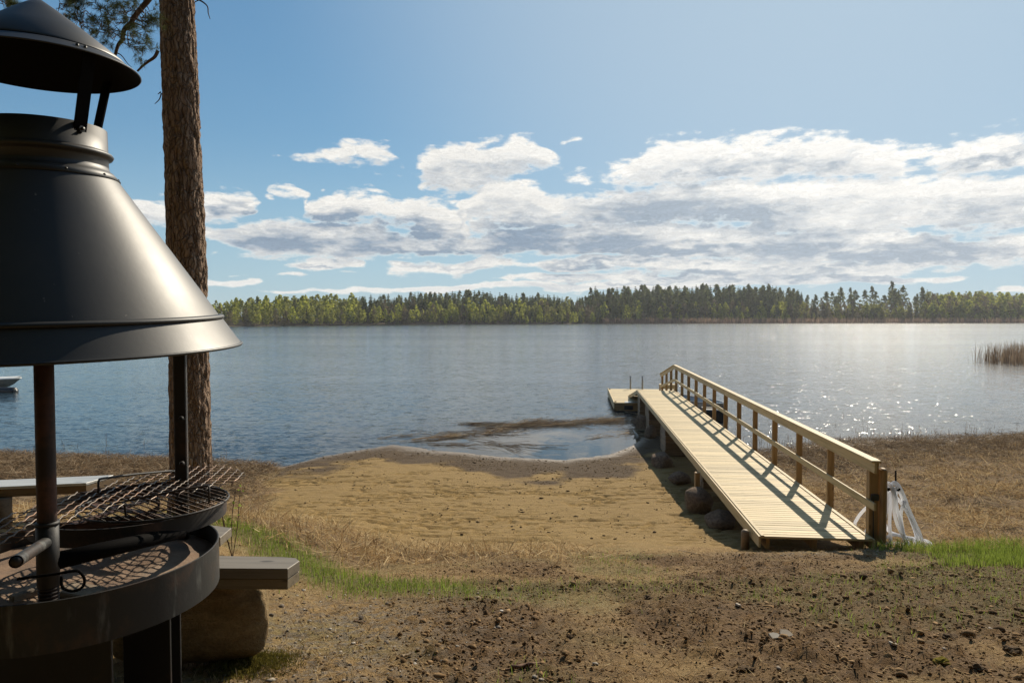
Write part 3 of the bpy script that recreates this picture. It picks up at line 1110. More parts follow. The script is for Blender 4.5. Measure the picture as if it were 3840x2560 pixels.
gx = axis([(-90, -20, 2.5), (-20, -9, .25), (-9, -5, .09), (-5, 9, .035), (9, 20, .075), (20, 95, 3)])
gy = axis([(-40, -2, 2), (-2, 2.4, .25), (2.4, 6.5, .029), (6.5, 10, .034), (10, 16, .05), (16, 24, .06), (24, 60, .9)])
GX, GY = np.meshgrid(gx, gy)
fx, fy = GX.ravel(), GY.ravel()
mk = masks(fx, fy)
kk = sstep(shore_y(fx) - fy, -1.0, 1.6) * .85 + .15
fz = base_h(fx, fy) + detail_h(fx, fy, mk) * kk
nx, ny = len(gx), len(gy)
ii = (np.arange(ny - 1)[:, None] * nx + np.arange(nx - 1)[None, :]).ravel()
GF = np.stack([ii, ii + 1, ii + nx + 1, ii + nx], 1)
me = np_mesh('ground', np.stack([fx, fy, fz], 1), GF, M['ground'], smooth=True)
sand_, wet_, grass_, straw_, dark_, soil_, grav_ = mk
c1 = me.color_attributes.new('m1', 'FLOAT_COLOR', 'POINT')
c1.data.foreach_set('color', np.stack([sand_, wet_, grass_, np.ones_like(sand_)], 1).astype(np.float32).ravel())
c2 = me.color_attributes.new('m2', 'FLOAT_COLOR', 'POINT')
c2.data.foreach_set('color', np.stack([straw_, dark_, soil_, grav_], 1).astype(np.float32).ravel())
ground = add_obj('ground', me)
tag(ground, kind='structure')

# lake bed far out and water sheet
lb = MB()
lb.box((0, 1500, -4.6), (7000, 6000, .2))
o = lb.build('lake_bed', simple('lake_mud', (.03, .028, .02), .9))
tag(o, kind='structure')

wx = axis([(-3000, -200, 400), (-200, -20, 20), (-20, 24, .5), (24, 200, 20), (200, 3000, 400)])
wy = axis([(12, 30, .35), (30, 60, 5), (60, 600, 60), (600, 3600, 600)])
WX, WY = np.meshgrid(wx, wy)
wxr, wyr = WX.ravel(), WY.ravel()
dep = -base_h(wxr, wyr)
dep = np.where((wyr > 60) | (np.abs(wxr) > 80), 4, dep)
nx2, ny2 = len(wx), len(wy)
ii = (np.arange(ny2 - 1)[:, None] * nx2 + np.arange(nx2 - 1)[None, :]).ravel()
me = np_mesh('water', np.stack([wxr, wyr, np.zeros_like(wxr)], 1), np.stack([ii, ii + 1, ii + nx2 + 1, ii + nx2], 1), M['water'])
da = me.attributes.new('depth', 'FLOAT', 'POINT')
da.data.foreach_set('value', dep.astype(np.float32))
water = add_obj('water', me)
tag(water, kind='structure')

# ------------------------------------------------------------------ far shore
# shoreline from photo pixels (display x, y) -> points on the water plane
FSX = np.array([-700, -420, -250, -130, -46, 0, 60, 151, 260, 390, 620, 1000])
FSY = np.array([230, 262, 290, 310, 402, 425, 455, 498, 512, 520, 560, 600])


def far_y(x):
    return np.interp(x, FSX, FSY)


def far_h(x, y):
    d = y - far_y(x)
    hill = np.interp(x, [-700, -130, -60, 0, 40, 90, 190, 250, 300, 360, 500, 1000], [3, 3, 5.0, 4.0, 5, 8, 9.5, 9, 9, 7, 7, 7])
    z = .5 * sstep(d, 0, 5) + .6 * sstep(d, 5, 14) + hill * sstep(d, 12, 75)
    return z + (fbm(x * .03, y * .03, 3, 5) - .5) * 2.0 * sstep(d, 8, 40) - .6 * (1 - sstep(d, -3, .5))


fxs = np.arange(-700, 1001, 10.)
fds = np.array([-4, -1, 0, 1, 3, 6, 10, 15, 22, 30, 40, 55, 75, 100, 160, 260, 500, 1200, 2400])
A, D = np.meshgrid(fxs, fds)
yy = far_y(A) + D
zz = far_h(A, yy)
nx3, ny3 = len(fxs), len(fds)
ii = (np.arange(ny3 - 1)[:, None] * nx3 + np.arange(nx3 - 1)[None, :]).ravel()
mfar = rock_mat('far_forest_floor', (.115, .085, .05), (.06, .045, .028), .12)
me = np_mesh('far_shore', np.stack([A.ravel(), yy.ravel(), zz.ravel()], 1), np.stack([ii, ii + 1, ii + nx3 + 1, ii + nx3], 1), mfar, smooth=True)
tag(add_obj('far_shore', me), kind='structure')


def leaf_quads(P_, size, rg, stretch=(1, 1)):
    """random oriented quads (one island each) at points P_"""
    n = len(P_)
    a = rg.normal(size=(n, 3))
    a /= np.linalg.norm(a, axis=1)[:, None]
    b = rg.normal(size=(n, 3))
    b -= a * (a * b).sum(1)[:, None]
    b /= np.linalg.norm(b, axis=1)[:, None]
    s = size * rg.uniform(.6, 1.35, n)[:, None]
    a = a * s * stretch[0]
    b = b * s * stretch[1]
    V = np.stack([P_ - a, P_ - b, P_ + a, P_ + b], 1).reshape(-1, 3)
    F = np.arange(4 * n).reshape(-1, 4)
    return V, F


def cone_trunk(h, r, n=5):
    an = np.arange(n) * 2 * math.pi / n
    V = np.concatenate([np.stack([np.cos(an) * r, np.sin(an) * r, 0 * an], 1), np.stack([np.cos(an) * r * .25, np.sin(an) * r * .25, 0 * an + h], 1)])
    F = np.array([(i, (i + 1) % n, n + (i + 1) % n, n + i) for i in range(n)])
    return V, F


def tree_arrays(kind, h, rg):
    """returns V, F, material index (0 crown, 1 trunk)"""
    if kind == 'spruce':
        Vs, Fs = [], []
        k = 0
        nl = int(h * 1.5)
        for i in range(nl):
            t_ = i / nl
            z = h * (.10 + .90 * t_)
            rad = (1 - t_) ** .8 * h * .235 * rg.uniform(.7, 1.2) + .15
            nb = 7
            for j in range(nb):
                a = rg.uniform(0, 6.283)
                w = rad * .42
                L = rad * rg.uniform(.7, 1.2)
                dx, dy = math.cos(a), math.sin(a)
                p0 = np.array([0, 0, z + .35 * rad])
                p1 = np.array([dx * L * .55 - dy * w, dy * L * .55 + dx * w, z])
                p2 = np.array([dx * L, dy * L, z - .42 * rad])
                p3 = np.array([dx * L * .55 + dy * w, dy * L * .55 - dx * w, z - .1])
                Vs += [p0, p1, p2, p3]
                Fs.append((k, k + 1, k + 2, k + 3))
                k += 4
        V, F = np.array(Vs), np.array(Fs)
    else:
        if kind == 'pine':
            n = 130
            u = rg.uniform(0, 1, n)
            z = h * (.34 + .66 * u)
            rad = h * .19 * np.clip(1.04 - u, 0.03, 1) ** .75 * (.45 + .75 * np.abs(np.sin(u * 13 + rg.uniform(0, 6))))
            size, stre = h * .040, (1.5, .6)
        elif kind == 'birch':
            n = 150
            u = rg.beta(1.25, 1.25, n)
            z = h * (.16 + .86 * u)
            rad = h * .225 * np.sin(np.clip(u * .90 + .08, 0, 1) * math.pi) ** .8 * (1.2 - .62 * u)
            size, stre = h * .042, (1, 1.1)
        else:                     # bare / budding
            n = 130
            u = rg.uniform(0, 1, n)
            z = h * (.12 + .88 * u)
            rad = h * .17 * np.sin(np.clip(u * .9 + .1, 0, 1) * math.pi) ** .8
            size, stre = h * .06, (1.7, .30)
        a = rg.uniform(0, 6.283, n)
        rr = rad * np.sqrt(rg.uniform(.1, 1, n))
        P_ = np.stack([np.cos(a) * rr, np.sin(a) * rr, z], 1)
        V, F = leaf_quads(P_, size, rg, stre)
    TV, TF = cone_trunk(h * .97, max(.10, h * .0105))
    mi = np.concatenate([np.zeros(len(F)), np.ones(len(TF))])
    F = np.concatenate([F, TF + len(V)])
    V = np.concatenate([V, TV])
    return V, F, mi


rgt = np.random.default_rng(3)
KIND_MAT = {'spruce': 'spruce', 'pine': 'pine_far', 'birch': 'birch', 'dull': 'birch_dull', 'bare': 'twig_far'}
protos = {}
for kd in KIND_MAT:
    protos[kd] = []
    for q in range(5):
        src = 'birch' if kd == 'dull' else kd
        protos[kd].append(tree_arrays(src, 10.0, rgt))
pm = {kd: [np_mesh(kd + '_tree', V, F, [M[KIND_MAT[kd]], M['far_trunk']], midx=mi) for (V, F, mi) in lst] for kd, lst in protos.items()}

TREE_NAME = {'spruce': 'spruce_tree', 'pine': 'pine_tree', 'birch': 'birch_tree', 'dull': 'birch_tree', 'bare': 'bare_tree'}
TREE_LABEL = {
    'spruce': 'dark pointed spruce in the forest across the lake',
    'pine': 'grey-green pine with clear trunk in the forest across the lake',
    'birch': 'bright yellow-green young birch at the foot of the far forest',
    'dull': 'olive-leaved birch in the thicket along the far shore',
    'bare': 'brown leafless tree standing low along the far shore'}
ZONES = ((1335, 'left of the lone tall one'), (1845, 'between the lone tall one and the rocky rise'), (2130, 'on the rocky rise'), (9999, 'beyond the rocky rise'))
ZLAB = {'spruce': 'dark pointed spruce in the far forest, %s', 'pine': 'grey-green pine in the far forest, %s', 'birch': 'bright yellow-green birch across the lake, %s',
        'dull': 'olive birch on the far shore, %s', 'bare': 'brown leafless tree on the far shore, %s'}
TREE_GROUP = {
    'spruce': 'dark spruces across the lake', 'pine': 'pines across the lake',
    'birch': 'bright young birches across the lake', 'dull': 'olive birches across the lake', 'bare': 'bare trees across the lake'}


def sx_of(x, y):
    return 1176 + 1568 * x / y      # display x


def pick_kind(sx, d, rg):
    u = rg.uniform()
    if sx < 820:
        if d < 14:
            return 'dull' if u < .45 else ('bare' if u < .8 else 'birch')
        return 'birch' if u < .42 else ('dull' if u < .86 else ('spruce' if u < .93 else 'pine'))
    if sx < 1340:
        if d < 20:
            return 'birch' if u < .30 else ('dull' if u < .6 else ('bare' if u < .85 else 'spruce'))
        return 'spruce' if u < .68 else ('pine' if u < .92 else 'dull')
    if sx < 1840:
        if d < 24:
            return 'birch' if u < .40 else ('bare' if u < .62 else ('spruce' if u < .85 else 'pine'))
        return 'spruce' if u < .48 else ('pine' if u < .92 else 'birch')
    if sx < 2120:
        if d < 30:
            return 'bare' if u < .5 else ('dull' if u < .85 else 'spruce')
        return 'pine'
    if d < 30:
        return 'bare' if u < .38 else 'dull' if u < .68 else 'birch'
    return 'dull' if u < .45 else ('birch' if u < .75 else ('spruce' if u < .9 else 'bare'))


def skyline(sx):
    """display y of tree tops"""
    return np.interp(sx, [0, 480, 600, 700, 800, 900, 1000, 1100, 1200, 1250, 1290, 1330, 1350, 1390, 1450, 1560, 1650, 1750, 1830, 1850, 1900, 2000, 2100, 2150, 2200, 2260, 2300, 2352, 2700],
                     [700, 692, 682, 679, 676, 674, 668, 668, 671, 673, 680, 682, 674, 662, 658, 655, 654, 655, 660, 672, 668, 664, 666, 668, 666, 668, 673, 677, 670])


n_ind = 0
rows = []
for d, step in ((3, 2.6), (9, 2.7), (17, 2.8), (27, 2.9), (38, 3.0), (50, 3.2), (64, 3.6), (84, 4.2)):
    x = -300.0
    while x < 470:
        x += step * rgt.uniform(.5, 1.5) * (1 if x > -150 else 2.0)
        rows.append((x, d + rgt.uniform(-2.5, 2.5) * (1 + d / 30)))
trees = []
for (x, d) in rows:
    y = float(far_y(x)) + d
    sx = sx_of(x, y)
    if sx > 1845 and sx < 2130 and d > 22 and rgt.uniform() < .72:
        continue
    z = float(far_h(np.array([x]), np.array([y]))[0])
    kd = pick_kind(sx, d, rgt)
    top = skyline(sx)
    hmax = EYE + (731.5 - top) / 1568.0 * y - z
    if d < 6:
        h = rgt.uniform(4.0, 8.5)
        if kd in ('spruce', 'pine'):
            h *= .8
    elif d < 13:
        h = hmax * rgt.uniform(.42, .72)
    elif d < 22:
        h = hmax * rgt.uniform(.50, .88)
    elif d < 34:
        h = hmax * rgt.uniform(.68, .98)
    else:
        h = hmax * rgt.uniform(.72, 1.04)
    if 1845 < sx < 2130 and d > 30:
        h = hmax * rgt.uniform(.62, 1.14)
    if kd in ('birch', 'dull', 'bare') and sx > 820:
        h = min(h, rgt.uniform(10, 16) if sx < 2120 else rgt.uniform(14, 22))
    trees.append((x, y, z - .2, kd, h, d, sx))
# a tall pair of pines on the skyline and a thin radio mast are set apart in the photo
SPECIAL = []
for (px, topy, kd, lab) in ((1367, 655, 'spruce', 'tall dark pine rising alone above the forest skyline across the lake'),
                            (1356, 662, 'pine', 'slimmer pine right beside the tall lone one on the far skyline'),
                            (2046, 648, 'pine', 'tallest of the spaced-out pines on the rocky rise across the lake')):
    y = float(far_y((px - 1176) / 1568 * 460)) + 55
    x = (px - 1176) / 1568 * y
    z = float(far_h(np.array([x]), np.array([y]))[0])
    SPECIAL.append((x, y, z - .2, kd, EYE + (731.5 - topy) / 1568 * y - z, lab))
vis = [t_ for t_ in trees if 470 < t_[6] < 2360]
oth = [t_ for t_ in trees if not (470 < t_[6] < 2360)]
# the ones that show largest: front rows complete, then the tallest behind
vis.sort(key=lambda t_: (t_[5] > 22) * 1.0 + (0 if t_[5] > 22 else 0) - t_[4] / t_[1] * (10 if t_[5] > 10 else 2))
cnt = {}
ind, rest = [], []
for t_ in vis:
    if len(ind) < 294 and (t_[5] > 12 or rgt.uniform() < .5):
        ind.append(t_)
    else:
        rest.append(t_)
for (x, y, z, kd, h, d, sx) in ind:
    o = add_obj(TREE_NAME[kd], pm[kd][rgt.integers(5)], None, (x, y, z), (0, 0, rgt.uniform(0, 6.28)))
    wsc = rgt.uniform(.85, 1.25)
    o.scale = (h / 10 * wsc, h / 10 * wsc, h / 10)
    zn = [z_ for lim, z_ in ZONES if sx < lim][0]
    tag(o, ZLAB[kd] % zn, 'tree', TREE_GROUP[kd] + ', ' + zn)
for (x, y, z, kd, h, lab) in SPECIAL:
    o = add_obj('pine_tree', pm[kd][0], None, (x, y, z))
    o.scale = (h / 10 * 1.0, h / 10 * 1.0, h / 10)
    tag(o, lab, 'tree')


def join_trees(name, lst, kd):
    Vs, Fs, Ms = [], [], []
    k = 0
    for (x, y, z, kd_, h, d, sx) in lst:
        V, F, mi = protos[kd_][rgt.integers(5)]
        a = rgt.uniform(0, 6.28)
        w = h / 10 * rgt.uniform(.9, 1.3)
        ca, sa = math.cos(a) * w, math.sin(a) * w
        Q = np.stack([V[:, 0] * ca - V[:, 1] * sa + x, V[:, 0] * sa + V[:, 1] * ca + y, V[:, 2] * h / 10 + z], 1)
        Vs.append(Q)
        Fs.append(F + k)
        k += len(V)
        Ms.append(mi)
    if not Vs:
        return
    me = np_mesh(name, np.concatenate(Vs), np.concatenate(Fs), [M[KIND_MAT[kd]], M['far_trunk']], midx=np.concatenate(Ms))
    o = add_obj(name, me)
    return o


rest = rest + oth
STUFF = {'spruce': 'dense dark spruces massed in the forest across the lake', 'pine': 'pines massed deep in the forest across the lake',
         'birch': 'bright young birches massed along the far forest edge', 'dull': 'olive birch thicket along the far shore',
         'bare': 'leafless brown brush along the far shore'}
for kd in KIND_MAT:
    o = join_trees({'spruce': 'spruce_forest', 'pine': 'pine_forest', 'birch': 'birch_thicket', 'dull': 'olive_thicket', 'bare': 'bare_brush'}[kd],
                   [t_ for t_ in rest if t_[3] == kd], kd)
    if o:
        tag(o, STUFF[kd], 'forest', kind='stuff')


def blades(P_, hgt, wid, rg, lean=.25, name='blade', mat=None, mesh_only=False, lay=False):
    """thin bent blades: two quads each (base, mid, tip)"""
    n = len(P_)
    a = rg.uniform(0, 2 * math.pi, n)
    side = np.stack([np.cos(a), np.sin(a), 0 * a], 1) * (wid * rg.uniform(.6, 1.3, n))[:, None]
    b = rg.uniform(0, 2 * math.pi, n)
    ln = rg.uniform(0, 1, n) * lean
    h = hgt * rg.uniform(.5, 1.3, n)
    up1 = np.stack([np.cos(b) * ln * h * .4, np.sin(b) * ln * h * .4, h * .55], 1)
    up2 = np.stack([np.cos(b) * ln * h * 1.4, np.sin(b) * ln * h * 1.4, h * (1 - .35 * ln)], 1)
    V = np.stack([P_ - side, P_ + side, P_ + up1 + side * .7, P_ + up1 - side * .7, P_ + up2], 1).reshape(-1, 3)
    k = np.arange(n) * 5
    F = np.concatenate([np.stack([k, k + 1, k + 2], 1), np.stack([k, k + 2, k + 3], 1), np.stack([k + 3, k + 2, k + 4], 1)])
    return V, F


def straws(x, y, z, L, wid, rg, pitch=.25, simple_=False):
    """lying or leaning straws: flat thin strips with a slight bend"""
    n = len(x)
    a = rg.uniform(0, 2 * math.pi, n)
    p = np.abs(rg.normal(0, pitch, n))
    L = L * rg.uniform(.4, 1.5, n)
    d = np.stack([np.cos(a) * np.cos(p), np.sin(a) * np.cos(p), np.sin(p)], 1) * L[:, None]
    s = np.stack([-np.sin(a), np.cos(a), rg.normal(0, .3, n)], 1) * (wid * rg.uniform(.6, 1.4, n))[:, None]
    P_ = np.stack([x, y, z], 1)
    mid = P_ + d * .5 + np.stack([0 * x, 0 * x, L * rg.uniform(-.02, .06, n)], 1)
    if simple_:
        V = np.stack([P_ - s, P_ + s, P_ + d + s * .4, P_ + d - s * .4], 1).reshape(-1, 3)
        return V, np.arange(4 * n).reshape(-1, 4)
    V = np.stack([P_ - s, P_ + s, mid + s, mid - s, P_ + d + s * .4, P_ + d - s * .4], 1).reshape(-1, 3)
    k = np.arange(n) * 6
    F = np.concatenate([np.stack([k, k + 1, k + 2, k + 3], 1), np.stack([k + 3, k + 2, k + 4, k + 5], 1)])
    return V, F


# reed belt along the far right shore
n = 9000
x = rgt.uniform(60, 560, n)
d = rgt.uniform(-9, 1, n) * sstep(x, 60, 190)
P_ = np.stack([x, far_y(x) + d, np.zeros(n) - .1], 1)
V, F = blades(P_, 3.9, .22, rgt, .15)
o = add_obj('reed_belt', np_mesh('reed_belt', V, F, blade_mat('far_reeds', (.36, .25, .175), (.24, .16, .11), .4)))
tag(o, 'reddish brown belt of dry reeds along the far shore', 'reeds', kind='stuff')

# reed bed in the water on the right
n = 4200
u = rgt.beta(2.2, 1.0, n)
x = 39.5 + u * 14
y = 58 + rgt.uniform(-1.0, 1.0, n) * (1.5 + u * 7) + u * 3
P_ = np.stack([x, y, np.zeros(n) - .05], 1)
V, F = blades(P_, 1.65, .020, rgt, .22)
o = add_obj('reed_bed', np_mesh('reed_bed', V, F, M['reed']))
tag(o, 'brown reed bed standing out in the lake on the right', 'reeds', kind='stuff')

# thin reed stalks in the shallows by the right bank and by the left bank
x = np.concatenate([rgt.uniform(7.4, 18, 520), rgt.uniform(-15, -8, 160)])
y = shore_y(x) + rgt.exponential(.8, len(x)) - .1
cl = fbm(x * 1.3, y * 1.3, 2, 15)
keep = cl > .42
x, y = x[keep], y[keep]
V, F = blades(np.stack([x, y, np.full(len(x), -.05)], 1), .26, .006, rgt, .5)
o = add_obj('reed_stubble', np_mesh('reed_stubble', V, F, M['reed']))
tag(o, 'thin broken reed stubble in the shallows along the bank', 'reeds', kind='stuff')

# ------------------------------------------------------------------ boardwalk
RW_YAW = -math.atan(0.0945)
BX, BY = 4.65, 8.70
DECK_Z = EYE - 2.85
DOCK_Z = 0.36
cyaw, syaw = math.cos(RW_YAW), math.sin(RW_YAW)


def rw(x, y, z=0.0):
    """boardwalk frame -> world"""
    return Vector((BX + x * cyaw - y * syaw, BY + x * syaw + y * cyaw, z))


walk = empty('boardwalk', (BX, BY, 0), RW_YAW)
tag(walk, 'pale wooden boardwalk with one railing leading from the bank out to the floating dock', 'boardwalk')
WID = 1.40
PITCHB = 0.102
Y_FLAT = 18.10
SLOPE_L = 4.45
ang = math.atan2(DECK_Z - DOCK_Z - 0.02, SLOPE_L)
nb = int(Y_FLAT / PITCHB)
bmesh_var = []
for q in range(4):
    b = MB()
    wv = .0905 + .001 * q
    b.box((0, 0, 0), (WID - .004 * q, wv, .028), bevel=.003)
    bmesh_var.append(b.mesh('deck_board', M['deck']))
for i in range(nb):
    yc = .05 + i * PITCHB
    o = add_obj('deck_board', bmesh_var[i % 4 if random.random() < .6 else random.randrange(4)], walk,
                (-WID / 2 + random.uniform(-.002, .002), yc, DECK_Z - .014 + random.uniform(-.0012, .0012)),
                (random.uniform(-.006, .006), 0, random.uniform(-.0012, .0012)))
ns = int(SLOPE_L / PITCHB)
for i in range(ns):
    yl = .06 + i * PITCHB
    o = add_obj('deck_board', bmesh_var[i % 4], walk,
                (-WID / 2, Y_FLAT + yl * math.cos(ang), DECK_Z - .014 - yl * math.sin(ang)), (-ang, 0, 0))
# side fascia boards with a strip on top of the deck edge (two lengths each side)
for side, name in ((-1, 'fascia_board'), (1, 'fascia_board')):
    xs = -WID - .016 if side < 0 else -.004 + .02
    segs = [(0, 4.8), (4.8, 9.6), (9.6, 14.4), (14.4, Y_FLAT)]
    for (a, b_) in segs:
        mb = MB()
        mb.box((xs, (a + b_) / 2, DECK_Z - .075), (.028, b_ - a - .003, .148), bevel=.003)
        mb.build('fascia_board', M['deck_y'], walk)
    mb = MB()
    mb.beam((xs, Y_FLAT + .02, DECK_Z - .075), (xs, Y_FLAT + SLOPE_L * math.cos(ang), DECK_Z - .075 - SLOPE_L * math.sin(ang)), .028, .148, bevel=.003)
    mb.build('fascia_board', M['deck_y'], walk)
for xs in (-WID + .022, -.024):
    for (a, b_) in [(0, 5.1), (5.1, 10.2), (10.2, 15.3), (15.3, Y_FLAT)]:
        mb = MB()
        mb.box((xs, (a + b_) / 2, DECK_Z + .007), (.044, b_ - a - .003, .012), bevel=.002)
        mb.build('edge_strip', M['deck_y'], walk)
    mb = MB()
    mb.beam((xs, Y_FLAT + .02, DECK_Z + .007), (xs, Y_FLAT + SLOPE_L * math.cos(ang), DECK_Z + .007 - SLOPE_L * math.sin(ang)), .044, .012, bevel=.002)
    mb.build('edge_strip', M['deck_y'], walk)
# joists under the deck
for xs in (-WID + .10, -WID / 2, -.12):
    mb = MB()
    mb.box((xs, Y_FLAT / 2, DECK_Z - .105), (.048, Y_FLAT - .1, .148))
    mb.build('joist', M['post'], walk)
# railing posts
PB = MB()
PB.box((0, 0, 0), (.098, .048, 1.14), bevel=.004)
post_me = PB.mesh('post', M['post'])
kink = .251 + 12 * 1.481
for k in range(1, 13):
    add_obj('post', post_me, walk, (.030 + .051, .251 + 1.481 * k, DECK_Z - .15 + .57), (0, 0, random.uniform(-.01, .01)))
# end posts: a square one and a taller-lying outer plank
mb = MB()
mb.box((.030 + .055, .251, DECK_Z - .16 + .58), (.118, .098, 1.16), bevel=.005)
mb.build('end_post', M['post'], walk)
mb = MB()
mb.box((.030 + .165, .20, DECK_Z - .10 + .49), (.078, .12, .99), bevel=.02)
mb.build('end_post', M['post'], walk)
# posts on the sloping part
for k in range(1, 4):
    yy_ = kink + 1.45 * k
    dz = (yy_ - Y_FLAT) * math.tan(ang)
    mb = MB()
    mb.box((.030 + .051, yy_, DECK_Z - dz - .15 + .56), (.098, .048, 1.12), bevel=.004)
    mb.build('post', M['post'], walk)
# rails
CAPZ = DECK_Z + 1.022


def rails(y0, y1, z0, z1, joints):
    pts = [y0] + joints + [y1]
    for a, b_ in zip(pts[:-1], pts[1:]):
        f = lambda y: z0 + (z1 - z0) * (y - y0) / (y1 - y0)
        mb = MB()
        mb.beam((.024, a + .002, f(a) - .014), (.024, b_ - .002, f(b_) - .014), .122, .028, bevel=.004)
        mb.build('handrail', M['deck_y'], walk)
        mb = MB()
        mb.beam((.014, a + .002, f(a) - .028 - .070), (.014, b_ - .002, f(b_) - .028 - .070), .028, .138, bevel=.004)
        mb.build('top_rail', M['deck_y'], walk)
        mb = MB()
        mb.beam((.014, a + .002, f(a) - .600), (.014, b_ - .002, f(b_) - .600), .028, .098, bevel=.004)
        mb.build('mid_rail', M['deck_y'], walk)


rails(-.01, kink + .05, CAPZ, CAPZ, [4.45, 8.9, 13.3])
y_end = kink + 1.45 * 3 + .12
rails(kink + .052, y_end, CAPZ, CAPZ - (y_end - kink) * math.tan(ang), [])
# black box and cable on the end post
mb = MB()
mb.box((.092, .19, DECK_Z + .50), (.10, .03, .085), bevel=.006)
mb.tube([(.08, .19, DECK_Z + .46), (.075, .185, DECK_Z + .3), (.08, .19, DECK_Z + .05), (.085, .19, DECK_Z - .1)], .007)
mb.build('socket_box', M['black_plastic'], walk)
# cribs of stacked timber under the deck
def crib(yf, depth, zb, zt, n_, inset=0.0):
    h = (zt - zb) / n_
    for i in range(n_):
        zc = zb + h * (i + .5)
        for yy_ in (yf + .07, yf + depth - .07):
            mb = MB()
            mb.box((-WID / 2 + random.uniform(-.01, .01), yy_ + random.uniform(-.006, .006), zc), (WID - .02 + inset, .14, h - .008), bevel=.012)
            mb.build('crib_timber', M['crib'], walk)
        for xx in (-WID + .08, -.08):
            mb = MB()
            mb.box((xx, yf + depth / 2, zc), (.13, depth - .30, h - .012), bevel=.012)
            mb.build('crib_timber', M['crib'], walk)


crib(17.3, .9, -.35, DECK_Z - .18, 7)
crib(14.0, 1.3, -.25, DECK_Z - .18, 6)
crib(9.75, 1.1, .16, DECK_Z - .18, 4)
crib(4.2, .7, .64, DECK_Z - .18, 2, -.02)
for (yy_, zb) in ((4.25, .50),):
    mb = MB()
    mb.box((-WID - .085, yy_, (zb + DECK_Z - .12) / 2), (.09, .12, DECK_Z - .12 - zb), bevel=.01)
    mb.build('support_stub', M['post'], walk)
mb = MB()
mb.tube([(-WID - .10, .42, DECK_Z - .34), (-WID - .10, .42, DECK_Z - .07), (-WID - .10, .42, DECK_Z - .045)], [.055, .055, .03], 14)
mb.build('support_stub', M['crib'], walk)

# ------------------------------------------------------------------ floating dock
dk = empty('floating_dock', tuple(rw(0, 0, 0)), RW_YAW)
tag(dk, 'low pale floating wooden dock on the water at the far end of the boardwalk', 'dock')
# local frame = boardwalk frame
nl = Vector((4.29, 28.7, 0)) - Vector((BX, BY, 0))
lx0 = nl.x * cyaw + nl.y * syaw
ly0 = -nl.x * syaw + nl.y * cyaw
DW, DL = 3.3, 5.75
dbv = []
for q in range(2):
    b = MB()
    b.box((0, 0, 0), (DW - .1, .118, .028), bevel=.003)
    dbv.append(b.mesh('deck_board', M['deck']))
for i in range(int(DL / .124)):
    add_obj('deck_board', dbv[i % 2], dk, (lx0 + DW / 2, ly0 + .07 + i * .124, DOCK_Z - .014))
for xs in (lx0 + .022, lx0 + DW - .022):
    mb = MB()
    mb.box((xs, ly0 + DL / 2, DOCK_Z - .02), (.045, DL, .09), bevel=.004)
    mb.build('edge_board', M['deck_y'], dk)
    for z in (DOCK_Z - .13, DOCK_Z - .24):
        mb = MB()
        mb.box((xs, ly0 + DL / 2, z), (.04, DL - .01, .10), bevel=.004)
        mb.build('side_plank', M['deck_y'], dk)
for yy_ in (ly0 + .0, ly0 + DL):
    for j, z in enumerate((DOCK_Z - .08, DOCK_Z - .185, DOCK_Z - .29)):
        mb = MB()
        mb.box((lx0 + DW / 2, yy_, z), (DW - .1, .04, .10), bevel=.004)
        mb.build('end_plank', M['post'], dk)
mb = MB()
mb.box((lx0 + .62, ly0 - .03, DOCK_Z - .20), (.36, .03, .17))
mb.build('black_opening', M['black_plastic'], dk)
mb = MB()
mb.box((lx0 + .95, ly0 + .25, DOCK_Z + .006), (.95, .42, .008))
mb.build('steel_plate', M['zinc'], dk)
for (xx, yy_) in ((lx0 + .09, ly0 + .25), (lx0 + .09, ly0 + DL - .3)):
    mb = MB()
    mb.box((xx, yy_, DOCK_Z + .02), (.09, .05, .03), bevel=.008)
    mb.build('cleat', M['black_iron'], dk)
mb = MB()
mb.box((lx0 + DW / 2, ly0 + DL / 2, -.03), (DW - .4, DL - .4, .32))
mb.build('float', M['black_plastic'], dk)

# swimming ladder
la = empty('swim_ladder', (0, 0, 0))
tag(la, 'chrome swim ladder with two upright handrails at the dock edge', 'ladder')
for px in (2365, 2410):
    p = W(px, 1462, 34.1)
    q = Vector((p.x, p.y, DOCK_Z))
    dv = Vector((-syaw, cyaw, 0))
    mb = MB()
    pts = [q + Vector((0, 0, 0))]
    for i in range(13):
        a = math.pi * i / 12
        pts.append(q + dv * (.17 - .17 * math.cos(a)) + Vector((0, 0, .52 + .17 * math.sin(a))))
    pts.append(q + dv * .34 + Vector((0, 0, -.9)))
    mb.tube(pts, .024, 10)
    mb.build('handrail', M['steel'], la)
for z in (-.05, -.3, -.6):
    mb = MB()
    a = W(2365, 1462, 34.1)
    b = W(2410, 1462, 34.1)
    mb.beam(Vector((a.x, a.y, z)) + dv * .34, Vector((b.x, b.y, z)) + dv * .34, .06, .03)
    mb.build('rung', M['steel'], la)

# step box standing on the right of the dock
p = rw(lx0 + 2.75, ly0 + 4.1, 0)
sb = empty('step_box', (p.x, p.y, DOCK_Z), RW_YAW)
tag(sb, 'small wooden step box standing on the dock beyond the foot of the sloping rail', 'box')
for j in range(3):
    mb = MB()
    mb.box((0, -.22 + .15 * j, .40), (.75, .14, .028), bevel=.003)
    mb.build('top_board', M['deck'], sb)
for s_ in (-1, 1):
    mb = MB()
    mb.box((.35 * s_, -.07, .193), (.03, .44, .386), bevel=.003)
    mb.build('side_board', M['post'], sb)
mb = MB()
mb.box((0, -.285, .30), (.66, .03, .16), bevel=.003)
mb.build('front_board', M['deck'], sb)

